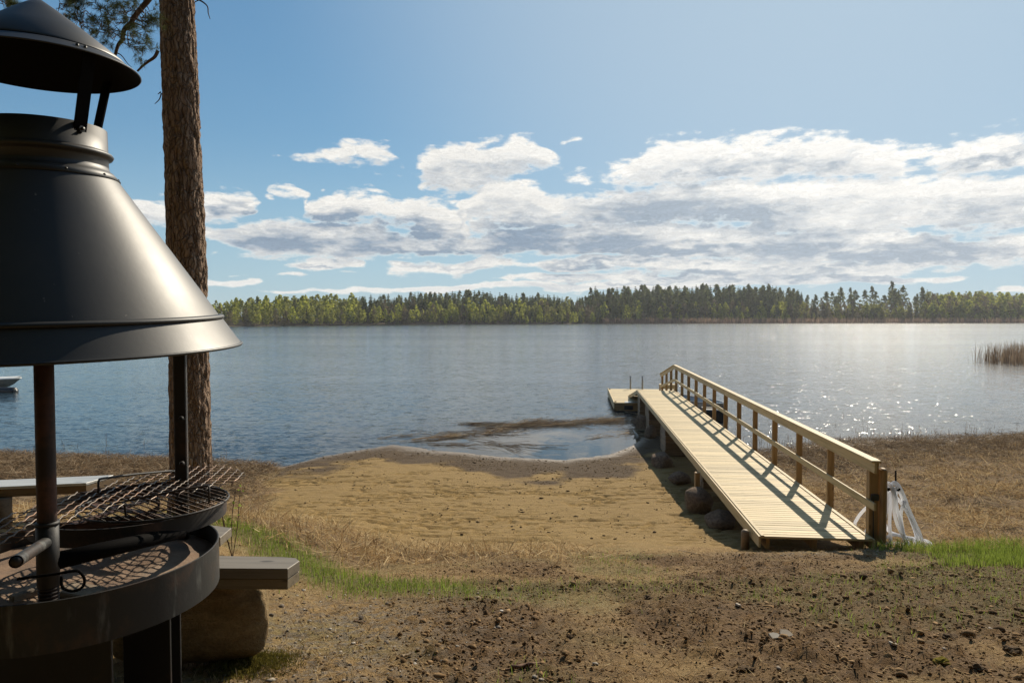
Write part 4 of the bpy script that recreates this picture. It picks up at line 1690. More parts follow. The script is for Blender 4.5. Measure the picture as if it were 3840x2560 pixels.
# ------------------------------------------------------------------ boats
def hull(L, Bm, H, rake=.25, n=14, mm=9, tr=.75):
    """open boat hull, bow at +x; returns outer grid"""
    rows_ = []
    for i in range(n):
        t_ = i / (n - 1)
        xx = -L / 2 + L * t_
        w = Bm / 2 * (tr + (1 - tr) * math.sin(min(1, t_ / .5) * math.pi / 2)) if t_ < .5 else Bm / 2 * math.cos((t_ - .5) / .5 * math.pi / 2) ** .72
        sheer = H * (1 + .32 * max(0, t_ - .3) ** 1.5 + .05 * (1 - t_))
        keel = .0 + .55 * H * max(0, (t_ - .72) / .28) ** 2
        row = []
        for j in range(mm):
            s = -1 + 2 * j / (mm - 1)
            a = abs(s)
            zz_ = keel + (sheer - keel) * a ** 2.0
            ww = w * (1 - (1 - a) ** 1.8)
            row.append((xx + rake * (a ** 2) * max(0, (t_ - .6) / .4), math.copysign(ww, s) if a > 0 else 0, zz_))
        rows_.append(row)
    return rows_


def hull_mesh(mb, rows_, mat=0, offset=0.0, strakes=False):
    n, mm = len(rows_), len(rows_[0])
    vs = [p for r_ in rows_ for p in r_]
    fs = [(i * mm + j, i * mm + j + 1, (i + 1) * mm + j + 1, (i + 1) * mm + j) for i in range(n - 1) for j in range(mm - 1)]
    fs.append(tuple(range(mm)))
    mb.add(vs, fs, mat, True)


# rowing boat beyond the boardwalk
rb = empty('rowing_boat', tuple(Vector((7.55, 28.7, -.10))), R(-72))
tag(rb, 'open grey rowing boat moored behind the railing beside the black pontoon', 'boat')
mb = MB()
rows_ = hull(4.3, 1.45, .58)
hull_mesh(mb, rows_)
o = mb.build('hull', M['alu'], rb)
sm = o.modifiers.new('s', 'SOLIDIFY')
sm.thickness = .02
for sgn in (0, -1):
    mb = MB()
    mb.tube([Vector(r_[sgn]) + Vector((0, 0, .01)) for r_ in rows_], .022, 6)
    mb.build('gunwale', M['white_gel'], rb)
for j in (1, 2, 3):
    for sgn in (1, -1):
        mb = MB()
        mb.tube([Vector(r_[j if sgn > 0 else -1 - j]) for r_ in rows_], .010, 5)
        mb.build('strake', M['alu'], rb)
for t_ in (.25, .55):
    r_ = rows_[int(t_ * 13)]
    mb = MB()
    mb.box((r_[0][0], 0, .36), (.25, abs(r_[1][1]) * 2, .03))
    mb.build('thwart', M['grey_wood'], rb)
mb = MB()
mb.box((-2.16, 0, .42), (.04, 1.0, .36))
mb.build('transom', M['grey_wood'], rb)

bp_ = empty('black_pontoon', (7.85, 26.4, 0), R(-8))
tag(bp_, 'square black floating pontoon block beside the grey rowing boat', 'pontoon')
for i in range(2):
    mb = MB()
    mb.box((-.25 + .47 * i, 0, .19), (.45, 1.1, .48), bevel=.05)
    mb.build('float_block', M['black_plastic'], bp_)
mb = MB()
mb.box((-.01, 0, .445), (.96, .16, .03), bevel=.008)
mb.build('deck_board', M['grey_wood'], bp_)

# motor boat at the left edge, sitting on a black pontoon lift
mbt = empty('motor_boat', (-29.42, 37.2, .02), R(-4))
tag(mbt, 'white motor boat with a windscreen, only its bow in view on the left', 'boat')
mb = MB()
rows_ = hull(4.6, 1.8, .54, rake=.45)
hull_mesh(mb, rows_)
o = mb.build('hull', M['grey_gel'], mbt)
for sgn in (0, -1):
    mb = MB()
    mb.tube([Vector(r_[sgn]) + Vector((0, 0, .0)) for r_ in rows_], .045, 8)
    mb.build('rub_rail', M['white_gel'], mbt)
mb = MB()
vs = []
for r_ in rows_[6:]:
    vs += [(r_[0][0], r_[0][1], r_[0][2] + .005), (r_[0][0], 0, r_[0][2] + .12), (r_[-1][0], r_[-1][1], r_[-1][2] + .005)]
fs = []
for i in range(len(rows_[6:]) - 1):
    for j in range(2):
        fs.append((i * 3 + j, i * 3 + j + 1, (i + 1) * 3 + j + 1, (i + 1) * 3 + j))
mb.add(vs, fs, 0, True)
mb.build('foredeck', M['white_gel'], mbt)
mb = MB()
for yy_ in (-.45, .45):
    mb.tube([(1.05, yy_, .86), (.78, yy_ * .9, 1.30), (.1, yy_ * .9, 1.36)], .018, 6)
mb.tube([(.78, -.405, 1.30), (.78, .405, 1.30)], .018, 6)
mb.tube([(1.05, -.45, .86), (1.05, .45, .86)], .03, 6)
mb.build('windscreen_frame', M['alu'], mbt)
mb = MB()
mb.add([(1.05, -.45, .86), (1.05, .45, .86), (.78, .405, 1.30), (.78, -.405, 1.30)], [(0, 1, 2, 3)])
gm = bpy.data.materials.new('windscreen')
gm.use_nodes = True
gm.node_tree.nodes['Principled BSDF'].inputs['Base Color'].default_value = (.25, .3, .32, 1)
gm.node_tree.nodes['Principled BSDF'].inputs['Roughness'].default_value = .05
gm.node_tree.nodes['Principled BSDF'].inputs['Transmission Weight'].default_value = .8
mb.build('windscreen', gm, mbt)
lf = empty('boat_lift_float', (-28.40, 36.2, 0), R(-4))
tag(lf, 'round-ended black float tube lying under the white motor boat', 'pontoon')
mb = MB()
mb.tube([(-2.6, 0, .05), (2.05, 0, .05), (2.14, 0, .05)], [.22, .22, .17], 16)
mb.build('float_tube', M['black_plastic'], lf)
mb = MB()
mb.tube([(2.12, 0, .10), (2.17, 0, .10)], [.05, .05], 10)
mb.build('end_plug', M['white_gel'], lf)

# ------------------------------------------------------------------ white tube bundle on iron hooks
hk = empty('tube_hook', (0, 0, 0))
tag(hk, 'black iron double hook fixed to the outer side of the boardwalk end post', 'hook')
HY = 9.02
for px in (3322, 3359):
    p0 = W(px, 1763, HY)
    p1 = W(px, 1822, HY)
    mb = MB()
    pts = [p0, p1]
    for i in range(1, 8):
        a = math.pi * i / 8
        pts.append(p1 + Vector((-.0, -.045 + .045 * math.cos(a) , -.045 * math.sin(a))))
    for k_ in range(3):
        pts.append(pts[-1] + Vector((0, -.004, .0)))
    mb.tube(pts, .011, 8)
    mb.build('hook_rod', M['black_iron'], hk)
a_, b_ = W(3305, 1832, HY), W(3372, 1832, HY)
mb = MB()
mb.tube([a_, b_], .013, 8)
mb.build('cross_bar', M['black_iron'], hk)


def catmull(pts, sub=8):
    pts = [Vector(p) for p in pts]
    P_ = [pts[0]] + pts + [pts[-1]]
    out = []
    for i in range(1, len(P_) - 2):
        for s in range(sub):
            t_ = s / sub
            a, b, c, d = P_[i - 1], P_[i], P_[i + 1], P_[i + 2]
            out.append(.5 * ((2 * b) + (-a + c) * t_ + (2 * a - 5 * b + 4 * c - d) * t_ ** 2 + (-a + 3 * b - 3 * c + d) * t_ ** 3))
    out.append(pts[-1])
    return out


tb = empty('white_tube_bundle', (0, 0, 0))
tag(tb, 'bundle of white plastic tube hung in long loops beside the boardwalk end post', 'hose')


def D4(x, y, Y):       # pixel in the close crop of the hose (crop origin 3000,1650, 3.646 px per px)
    return W(3000 + x / 3.646, 1650 + y / 3.646, Y)


gh = gz(5.1, 8.95)
loops = [
    [(1180, 1000, 9.10), (1200, 700, 9.06), (1190, 600, 9.03), (1250, 640, 8.98), (1280, 800, 8.95), (1290, 1000, 8.93), (1350, 1200, 8.92), (1480, 1400, 8.90), (1560, 1480, 8.88)],
    [(1165, 690, 9.08), (1195, 585, 9.02), (1260, 640, 8.97), (1310, 800, 8.95), (1330, 950, 8.94), (1390, 1180, 8.93), (1430, 1360, 8.92), (1500, 1450, 8.93)],
    [(1230, 620, 9.06), (1290, 575, 9.02), (1350, 620, 8.98), (1420, 760, 8.97), (1480, 920, 8.96), (1560, 1100, 8.95), (1640, 1280, 8.94), (1680, 1440, 8.92), (1600, 1470, 8.92)],
    [(1210, 640, 9.07), (1270, 590, 9.03), (1340, 640, 8.99), (1400, 800, 8.98), (1470, 980, 8.97), (1540, 1150, 8.97), (1590, 1320, 8.96), (1560, 1440, 8.93), (1600, 1490, 8.9)],
    [(1300, 640, 9.0), (1330, 690, 8.99), (1310, 760, 8.97), (1360, 830, 8.96), (1450, 960, 8.96), (1540, 1130, 8.95), (1600, 1290, 8.95), (1650, 1400, 8.94), (1790, 1480, 8.9)],
    [(1240, 700, 9.08), (1235, 900, 9.09), (1225, 1150, 9.09), (1240, 1350, 9.08), (1230, 1400, 9.07)],
    [(1210, 690, 9.1), (1185, 880, 9.12), (1170, 1000, 9.14), (1165, 1150, 9.16), (1230, 1250, 9.17), (1400, 1310, 9.12), (1600, 1350, 9.05), (1740, 1380, 8.98), (1800, 1440, 8.93), (1760, 1490, 8.9), (1620, 1490, 8.9)],
    [(1160, 1340, 9.1), (1280, 1290, 9.15), (1450, 1330, 9.1), (1650, 1400, 9.02), (1760, 1450, 8.95), (1700, 1480, 8.93), (1500, 1440, 8.95), (1330, 1410, 9.0), (1160, 1410, 9.03)],
    [(1150, 1200, 9.22), (1050, 930, 9.25), (940, 910, 9.28), (840, 990, 9.33), (760, 1110, 9.38), (750, 1160, 9.4)],
    [(1100, 1350, 9.15), (980, 1250, 9.28), (930, 1200, 9.34), (900, 1260, 9.36)],
    [(1430, 830, 8.96), (1380, 1000, 8.95), (1400, 1200, 8.95), (1440, 1380, 8.94), (1470, 1460, 8.92)],
]
for lp in loops:
    mb = MB()
    pts = catmull([D4(*p) for p in lp], 8)
    # keep the tube above the turf
    pts = [Vector((p.x, p.y, max(p.z, gz(p.x, p.y) + .012))) for p in pts]
    mb.tube(pts, .021, 10)
    mb.build('tube', M['white_hose'], tb)

# ------------------------------------------------------------------ boulders
def rock_mesh(name, seed, mat, sub=3, amp=.35, boxy=1.0):
    import bmesh
    bm = bmesh.new()
    bmesh.ops.create_icosphere(bm, subdivisions=sub, radius=1.0)
    rg = np.random.default_rng(seed)
    planes = [(Vector(rg.normal(size=3)).normalized(), rg.uniform(.62, .92)) for _ in range(12)]
    for v in bm.verts:
        p = v.co.copy()
        for (nrm, dd) in planes:
            s = p.dot(nrm) - dd
            if s > 0:
                p -= nrm * s * .85
        q = np.array([p.x, p.y, p.z])
        if boxy < 1:
            p = Vector([math.copysign(abs(c_) ** boxy, c_) for c_ in p]) * .86
        k = fbm(np.array([q[0] * 1.7 + seed]), np.array([q[1] * 1.7 + q[2] * 1.3]), 4, seed)[0] - .5
        p *= 1 + amp * k
        v.co = p
    me = bpy.data.meshes.new(name)
    bm.to_mesh(me)
    bm.free()
    for f in me.polygons:
        f.use_smooth = True
    me.materials.append(mat)
    return me


def boulder(px, py, Y, sz, seed, label, mat='rock', rz=0.0, sink=.25, name='boulder'):
    p = W(px, py, Y)
    o = add_obj(name, rock_mesh(name, seed, M[mat]), None, None, (0, 0, rz))
    zg = base_h(np.array([p.x]), np.array([p.y]))[0]
    o.location = (p.x, p.y, max(zg, -.2) + sz[2] * .42)
    o.scale = sz
    tag(o, label, 'boulder', 'boulders under the boardwalk')
    return o


boulder(2412, 1620, 24.2, (.30, .4, .50), 1, 'tall dark boulder leaning on the crib nearest the dock')
boulder(2440, 1655, 22.3, (.22, .3, .30), 2, 'small rounded boulder at the water edge below the middle crib')
boulder(2400, 1600, 25.6, (.35, .4, .3), 3, 'low boulder half in the water under the boardwalk end')
boulder(2478, 1735, 17.3, (.30, .4, .27), 4, 'brownish boulder under the third crib at the top of the sand')
boulder(2612, 1845, 12.55, (.30, .36, .30), 5, 'big pale boulder carrying the short support stub of the boardwalk')
boulder(2705, 1900, 11.3, (.27, .34, .20), 6, 'long low boulder just behind the one with the support stub')
boulder(2545, 1770, 15.2, (.26, .3, .18), 7, 'flat dark boulder half buried in shade under the boardwalk')

# small white sheet caught on the stones
mb = MB()
a, b, c, d = W(2374, 1610, 22.9), W(2381, 1608, 22.9), W(2400, 1660, 22.5), W(2393, 1628, 22.6)
mb.add([a, d, c, W(2386, 1640, 22.7)], [(0, 1, 2, 3)])
o = mb.build('plastic_sheet', M['white_gel'])
so_ = o.modifiers.new('s', 'SOLIDIFY')
so_.thickness = .01
tag(o, 'torn white plastic strip caught on the stones at the water edge', 'litter')

# ------------------------------------------------------------------ barbecue grill with hood
HC = Vector((-1.595, 2.388, EYE - .108))
grill = empty('hooded_grill', (HC.x, HC.y, 0))
tag(grill, 'large black steel campfire grill with conical smoke hood and round fire bowl', 'grill')


def gl_(x, y, z):
    return Vector((x - HC.x, y - HC.y, z))


HOODROT = (R(2.2), R(-.35), 0)     # the hood stands slightly out of plumb


def hood_part(name, fn, mat, n=128):
    mb = MB()
    fn(mb)
    return mb.build(name, mat, grill, (0, 0, HC.z), HOODROT)


def multi(*profs, n=160):
    def fn(mb):
        for pr in profs:
            mb.lathe(list(pr), n)
    return fn


def cone_r(l):
    return .600 - (.600 - .197) * l / .615


# skirt below the bead, cone above it, both with inner faces
hood_part('hood_skirt', multi([(.6015, .004), (cone_r(.02) + .002, .02), (cone_r(.098) + .002, .098)], [(.598, -.003), (.604, -.004), (.608, .000), (.606, .005), (.601, .006)], n=160), M['hood'])
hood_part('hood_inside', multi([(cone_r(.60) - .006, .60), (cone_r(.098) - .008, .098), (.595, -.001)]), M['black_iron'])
hood_part('hood_bead', lambda mb: mb.lathe([(cone_r(.100) + .000, .093), (cone_r(.1) + .009, .097), (cone_r(.1) + .012, .103), (cone_r(.1) + .007, .110), (cone_r(.1) - .006, .113)], 160), M['hood'])
hood_part('hood_cone', multi([(cone_r(.105) - .002, .105), (cone_r(.2), .2), (cone_r(.35), .35), (cone_r(.5), .5), (cone_r(.612), .612)], [(cone_r(.612) - .004, .612), (cone_r(.105) - .006, .105)]), M['hood'])
hood_part('cone_flange', lambda mb: mb.lathe([(cone_r(.585) + .002, .585), (cone_r(.585) + .004, .587), (.200, .612), (.190, .618), (.186, .632)], 128), M['hood'])
hood_part('chimney_collar', lambda mb: mb.lathe([(.186, .625), (.186, .655), (.190, .660), (.199, .664), (.203, .671), (.199, .678), (.190, .682), (.186, .686), (.186, .760), (.183, .760), (.183, .62)], 128), M['hood'])
# rivets on the flange
for k in range(10):
    a = -1.35 + k * .62
    mb = MB()
    rr, ll = cone_r(.596) + .003, .596
    c = Vector((rr * math.cos(a), rr * math.sin(a), ll))
    mb.lathe([(.0045, 0), (.004, .003), (.0005, .0045)], 10, c=(0, 0, 0))
    q = Vector((math.cos(a) * .8, math.sin(a) * .8, .55)).to_track_quat('Z', 'Y').to_matrix()
    mb.v = [tuple(c + q @ Vector(p)) for p in mb.v]
    mb.build('rivet', M['hood'], grill, (0, 0, HC.z), HOODROT)
CAPL = .958
CR = .300
hood_part('cap', lambda mb: mb.lathe([(CR * .845, CAPL + .034), (CR * .84, CAPL + .040), (CR * .5, CAPL + .122), (CR * .2, CAPL + .190), (.006, CAPL + .228), (.0005, CAPL + .229)], 128), M['hood'])
hood_part('cap_skirt', multi([(CR * .86, CAPL + .030), (CR, CAPL + .001)], [(CR, CAPL + .001), (CR + .001, CAPL - .001), (CR - .002, CAPL - .003)], n=128), M['hood'])
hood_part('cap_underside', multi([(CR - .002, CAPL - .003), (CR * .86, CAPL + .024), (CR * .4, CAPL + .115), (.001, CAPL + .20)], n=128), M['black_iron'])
# flat struts between collar and cap
for a in (-.42, 1.22, -2.6):
    mb = MB()
    r0, r1 = .178, .252
    p0 = Vector((r0 * math.cos(a), r0 * math.sin(a), .715))
    p1 = Vector((r1 * math.cos(a), r1 * math.sin(a), CAPL + .022))
    mb.beam(p0, p1, .042, .006, up=(math.cos(a), math.sin(a), .1))
    mb.build('strut', M['black_iron'], grill, (0, 0, HC.z), HOODROT)
    mb = MB()
    c = Vector((.190 * math.cos(a), .190 * math.sin(a), .735))
    dq = Vector((math.cos(a), math.sin(a), 0))
    mb.tube([c - dq * .004, c + dq * .006], .011, 6, smooth=False)
    mb.tube([c + dq * .005, c + dq * .012], .006, 8)
    mb.build('bolt', M['hood'], grill, (0, 0, HC.z), HOODROT)
for da in (0, .085):
    a = -.62 + da
    mb = MB()
    rr, ll = CR * .93, CAPL + .017
    c = Vector((rr * math.cos(a), rr * math.sin(a), ll))
    mb.lathe([(.005, -.002), (.005, .004), (.001, .005)], 8, c=tuple(c))
    mb.build('rivet', M['hood'], grill, (0, 0, HC.z), HOODROT)

# posts
P1 = Vector((-1.396, 2.03, 0))
BWL = Vector((-1.535, 2.388, 0))
BR = .458
Z_RIM, Z_BOT, Z_FLOOR = EYE - .828, EYE - .982, EYE - .895
mb = MB()
a, b = gl_(P1.x, P1.y, Z_FLOOR), gl_(P1.x - .002, P1.y + .005, HC.z + .10)
mb.tube([a, a.lerp(b, .5), b], .026, 20)
mb.build('post', M['rust'], grill)
mb = MB()
zs = EYE - .615
mb.tube([gl_(P1.x, P1.y, zs - .19), gl_(P1.x, P1.y, zs)], .030, 20)
mb.tube([gl_(P1.x, P1.y, zs - .005), gl_(P1.x, P1.y, zs + .004)], .033, 20)
mb.build('sleeve', M['soot'], grill)
# threaded lower end of the post
mb = MB()
for i in range(14):
    z = Z_FLOOR + .005 + i * .011
    mb.tube([gl_(P1.x, P1.y, z), gl_(P1.x, P1.y, z + .004)], .0285, 16)
mb.build('thread', M['rust'], grill)
mb = MB()
a = gl_(-1.335, 2.74, Z_FLOOR)
mb.box((a.x, a.y, (Z_FLOOR + HC.z + .15) / 2), (.046, .046, HC.z + .15 - Z_FLOOR), Matrix.Rotation(R(18), 3, 'Z'), bevel=.004)
mb.build('square_post', M['soot'], grill)
for z in (EYE - .40, EYE - .58):
    mb = MB()
    c = gl_(-1.320, 2.712, z)
    mb.tube([c, c + Vector((.012, -.022, 0))], .010, 8)
    mb.build('bolt', M['soot'], grill)
mb = MB()
a = gl_(-1.93, 2.30, Z_FLOOR)
mb.tube([a, Vector((a.x, a.y, HC.z + .12))], .026, 20)
mb.build('post', M['rust'], grill)

# bowl
mb = MB()
for pr in ([(BR - .006, Z_FLOOR - .02), (BR - .006, Z_RIM)], [(BR - .006, Z_RIM), (BR - .003, Z_RIM + .0015), (BR, Z_RIM)], [(BR, Z_RIM), (BR, Z_BOT)], [(BR, Z_BOT), (BR - .008, Z_BOT)]):
    mb.lathe(pr, 160, c=tuple(gl_(BWL.x, BWL.y, 0)))
mb.build('bowl_wall', M['bowl'], grill)
# ash layer
n1, n2 = 26, 110
vs, fs = [], []
cc = gl_(BWL.x, BWL.y, 0)
for i in range(n1 + 1):
    r_ = (BR - .007) * i / n1
    for k in range(n2):
        a = 2 * math.pi * k / n2
        x, y = r_ * math.cos(a), r_ * math.sin(a)
        z = Z_FLOOR + (float(fbm(np.array([x * 9 + 3]), np.array([y * 9]), 4, 91)[0]) - .5) * .022 + .014 * math.exp(-((r_ - .3) / .1) ** 2)
        vs.append((cc.x + x, cc.y + y, z))
for i in range(n1):
    for k in range(n2):
        fs.append((i * n2 + k, i * n2 + (k + 1) % n2, (i + 1) * n2 + (k + 1) % n2, (i + 1) * n2 + k))
mb = MB()
mb.add(vs, fs, 0, True)
mb.build('ash_bed', M['ash'], grill)
mb = MB()
mb.lathe([(0.001, Z_BOT + .006), (BR - .01, Z_BOT + .006)], 64, c=tuple(cc))
mb.build('bowl_floor', M['soot'], grill)
# stand: wide plates and a ring
gzc = gz(-1.5, 2.5)
for (x, y, w, az_) in ((-1.60, 2.10, .70, 0), (-1.357, 2.50, .175, 0), (-1.46, 2.76, .20, 0), (-1.90, 2.5, .3, -80)):
    mb = MB()
    c = gl_(x, y, (gzc - .06 + Z_BOT) / 2)
    mb.box(c, (w, .012, Z_BOT - gzc + .06), Matrix.Rotation(R(az_), 3, 'Z'), bevel=.002)
    mb.build('stand_plate', M['soot'], grill)
mb = MB()
mb.box(gl_(-1.60, 2.33, gzc + .08), (.5, .5, .10), bevel=.01)
mb.build('stand_base', M['soot'], grill)

# swinging ring with its arm
RC = Vector((-1.448, 2.58, 0))
RR = .332
ZR = EYE - .704
mb = MB()
for pr in ([(RR, ZR), (RR, ZR - .062)], [(RR, ZR - .062), (RR - .005, ZR - .062)], [(RR - .005, ZR - .062), (RR - .005, ZR)], [(RR - .005, ZR), (RR, ZR)]):
    mb.lathe(pr, 128, c=tuple(gl_(RC.x, RC.y, 0)))
mb.build('ring_holder', M['ring'], grill)
mb = MB()
a = gl_(P1.x + .0, P1.y + .0, EYE - .735)
b = gl_(-1.18, 2.42, EYE - .765)
mb.tube([a, a.lerp(b, .5), b], [.027, .025, .022], 16)
mb.build('arm_tube', M['black_iron'], grill)
mb = MB()
a = gl_(P1.x + .0, P1.y + .0, EYE - .715)
e = W(60, 2105, 1.74)
mb.tube([gl_(P1.x, P1.y, EYE - .67), gl_(e.x, e.y, e.z)], .0165, 18, cap=False)
mb.tube([gl_(e.x, e.y, e.z), gl_(e.x, e.y, e.z).lerp(gl_(P1.x, P1.y, EYE - .67), .05)], .0135, 18)
mb.build('handle_tube', M['alu'] if False else M['bowl'], grill)
for (dx, dy, L, rz_) in ((-.10, .05, .62, 75), (-.10, .08, .60, -25)):
    mb = MB()
    c = gl_(RC.x + dx, RC.y + dy, ZR - .045)
    d = Vector((math.cos(R(rz_)), math.sin(R(rz_)), 0)) * L / 2
    mb.beam(c - d, c + d, .036, .006)
    mb.build('cross_strap', M['rust'], grill)
mb = MB()
mb.lathe([(.205, ZR - .03), (.205, ZR - .052), (.201, ZR - .052), (.201, ZR - .03)], 64, c=tuple(gl_(RC.x - .14, RC.y + .03, 0)))
mb.build('inner_band', M['rust'], grill)

# round bar grate resting on the ring
rg_ = empty('round_grate', (-1.350, 2.565, ZR + .006))
tag(rg_, 'black round cooking grate with wire handles lying in the swinging ring', 'grate')
GR = .255
mb = MB()
mb.tube([(GR * math.cos(a), GR * math.sin(a), 0) for a in np.linspace(0, 2 * math.pi, 73)], .0045, 8)
mb.build('rim_wire', M['soot'], rg_)
for i in range(-9, 10):
    o_ = i * .028
    h_ = math.sqrt(max(GR ** 2 - o_ ** 2, 0))
    if h_ < .03:
        continue
    d = Vector((math.cos(R(-38)), math.sin(R(-38)), 0))
    nrm = Vector((-d.y, d.x, 0))
    mb = MB()
    mb.tube([nrm * o_ - d * h_ + Vector((0, 0, .003)), nrm * o_ + d * h_ + Vector((0, 0, .003))], .0024, 6)
    mb.build('grate_bar', M['grate'], rg_)
d = Vector((math.cos(R(52)), math.sin(R(52)), 0))
nrm = Vector((-d.y, d.x, 0))
for o_ in (-.12, .12):
    h_ = math.sqrt(GR ** 2 - o_ ** 2)
    mb = MB()
    mb.tube([nrm * o_ - d * h_ - Vector((0, 0, .003)), nrm * o_ + d * h_ - Vector((0, 0, .003))], .0034, 6)
    mb.build('under_bar', M['soot'], rg_)
org = Vector((-1.350, 2.565, ZR + .006))
hp = [W(369, 1848, 2.43), W(369, 1806, 2.43), W(373, 1796, 2.44), W(385, 1793, 2.46), W(500, 1778, 2.62), W(640, 1765, 2.84), W(652, 1767, 2.86), W(656, 1782, 2.87)]
mb = MB()
mb.tube([p - org for p in hp], .0042, 8)
mb.build('handle_loop', M['soot'], rg_)
hp = [W(784, 1884, 2.44), W(784, 1826, 2.44), W(779, 1820, 2.46), W(700, 1832, 2.42), W(470, 1878, 2.33), W(466, 1886, 2.33), W(472, 1935, 2.33)]
mb = MB()
mb.tube([p - org for p in hp], .0038, 8)
mb.build('handle_loop', M['soot'], rg_)

# loose mesh grate with free wire ends lying across
mg = empty('wire_mesh_grate', (0, 0, 0))
tag(mg, 'loose rusty wire mesh grate with bent free wire ends lying across the ring', 'grate')
GZ = EYE - .648
poly = [(-1.66, 1.45), (-1.50, 1.80), (-1.43, 1.97), (-1.365, 2.14), (-1.235, 2.36), (-1.135, 2.56), (-1.075, 2.72), (-1.085, 2.84), (-1.15, 2.94), (-1.26, 3.01), (-1.40, 3.00),
        (-1.46, 2.86), (-1.52, 2.62), (-1.57, 2.38), (-1.66, 2.15), (-1.80, 1.88), (-1.95, 1.6), (-1.9, 1.42)]


poly = [(a - .030, b) for a, b in poly]


def clip_line(p0, dr):
    ts = []
    n_ = len(poly)
    for i in range(n_):
        a = Vector(poly[i])
        b = Vector(poly[(i + 1) % n_])
        e = b - a
        den = dr.x * e.y - dr.y * e.x
        if abs(den) < 1e-9:
            continue
        w = a - p0
        t_ = (w.x * e.y - w.y * e.x) / den
        u = (w.x * dr.y - w.y * dr.x) / den
        if 0 <= u < 1:
            ts.append(t_)
    ts.sort()
    return [(ts[i], ts[i + 1]) for i in range(0, len(ts) - 1, 2)]


dA = Vector((-.19, .98)).normalized()
dB = Vector((dA.y, -dA.x))
SPA = .0365
for fam, (dr, perp, spc) in enumerate(((dA, dB, SPA), (dB, dA, .052))):
    c0 = Vector((-1.42, 2.4))
    for i in range(-30, 31):
        p0 = c0 + perp * (i * spc + random.uniform(-.002, .002))
        for (t0, t1) in clip_line(p0, dr):
            if t1 - t0 < .03:
                continue
            npt = max(3, int((t1 - t0) / .026))
            pts = []
            for q in range(npt + 1):
                t_ = t0 + (t1 - t0) * q / npt
                p = p0 + dr * t_
                wv = .0022 * (1 if (q + i) % 2 else -1)
                z = GZ + (.0035 if fam == 0 else -.0005) + wv * (1 if fam == 0 else -.8) + .010 * math.sin(p.y * 5 + p.x * 3)
                if fam == 0 and q < 2:      # bent-down front ends
                    z -= .006 * (2 - q)
                    p = p + dB * -.006 * (2 - q)
                pts.append((p.x + random.uniform(-.0008, .0008), p.y, z))
            mb = MB()
            mb.tube(pts, .0024 if fam == 0 else .0020, 6)
            mb.build('mesh_wire', M['grate_pale'] if (fam == 0 and i % 3) else M['grate'], mg)

# iron rod hook hanging by the post
ho = empty('iron_hook', (0, 0, 0))
tag(ho, 'bent iron rod with a curled end hanging beside the rusty post above the ash', 'hook')
hp = [W(66, 2170, 1.93), W(140, 2160, 1.93), W(215, 2150, 1.945), W(282, 2139, 1.96), W(303, 2147, 1.96), W(316, 2168, 1.96), W(314, 2192, 1.96), W(298, 2208, 1.96), W(270, 2215, 1.96), W(243, 2207, 1.96), W(231, 2190, 1.96), W(231, 2160, 1.96)]
mb = MB()
mb.tube(catmull(hp, 5), .0042, 8)
mb.build('rod', M['black_iron'], ho)
# burnt wood in the bowl
for (x0, y0, x1, y1, YY, wd, th, lab) in ((235, 2205, 365, 2228, 2.06, .085, .018, 'flat pale half-burnt board piece lying in the ash by the post'),
                                          (40, 2245, 150, 2212, 1.985, .03, .022, 'narrow charred stick of firewood lying in the ash near the bowl rim')):
    a, b = WZ(x0, y0, Z_FLOOR + .02), WZ(x1, y1, Z_FLOOR + .02)
    mb = MB()
    mb.beam(a, b, wd, th, bevel=.004)
    o = mb.build('firewood', simple('pale_charred_wood', (.22, .17, .12), .85, 0, var=.6, vscale=16, bump=.5, bscale=60))
    tag(o, lab, 'firewood')

# ------------------------------------------------------------------ benches round the grill
def bench(corner_pts, ztop, th, layers, label, mats, name='bench', legs=(), hs=None):
    """corner_pts: outline (x, y) in order; stacked planks"""
    cx = sum(p[0] for p in corner_pts) / len(corner_pts)
    cy = sum(p[1] for p in corner_pts) / len(corner_pts)
    e = empty(name, (cx, cy, 0))
    tag(e, label, 'bench')
    h = th / layers
    for l_ in range(layers):
        mb = MB()
        hh_ = hs or [h] * layers
        z1 = ztop - sum(hh_[:l_]) - (.0015 if l_ else 0)
        z0 = ztop - sum(hh_[:l_ + 1]) + .0015
        n_ = len(corner_pts)
        vs = []
        ins = .0025
        for z, s_ in ((z0, 1 - .0), (z0 + ins, 1), (z1 - ins, 1), (z1, 1)):
            for (x, y) in corner_pts:
                dx, dy = x - cx, y - cy
                L = math.hypot(dx, dy)
                k_ = (L - (ins if z in (z0, z1) else 0)) / L
                vs.append((dx * k_ - .002 * l_, dy * k_ + .003 * l_, z))
        fs = []
        for r_ in range(3):
            for i in range(n_):
                fs.append((r_ * n_ + i, r_ * n_ + (i + 1) % n_, (r_ + 1) * n_ + (i + 1) % n_, (r_ + 1) * n_ + i))
        fs.append(tuple(range(n_))[::-1])
        fs.append(tuple(3 * n_ + i for i in range(n_)))
        mb.add(vs, fs)
        mb.build('plank', mats[min(l_, len(mats) - 1)], e)
    for (x, y, r_) in legs:
        mb = MB()
        g0 = gz(x, y) - .05
        mb.tube([(x - cx, y - cy, g0), (x - cx, y - cy, ztop - th)], r_, 14)
        mb.build('leg', M['crib'], e)
    return e


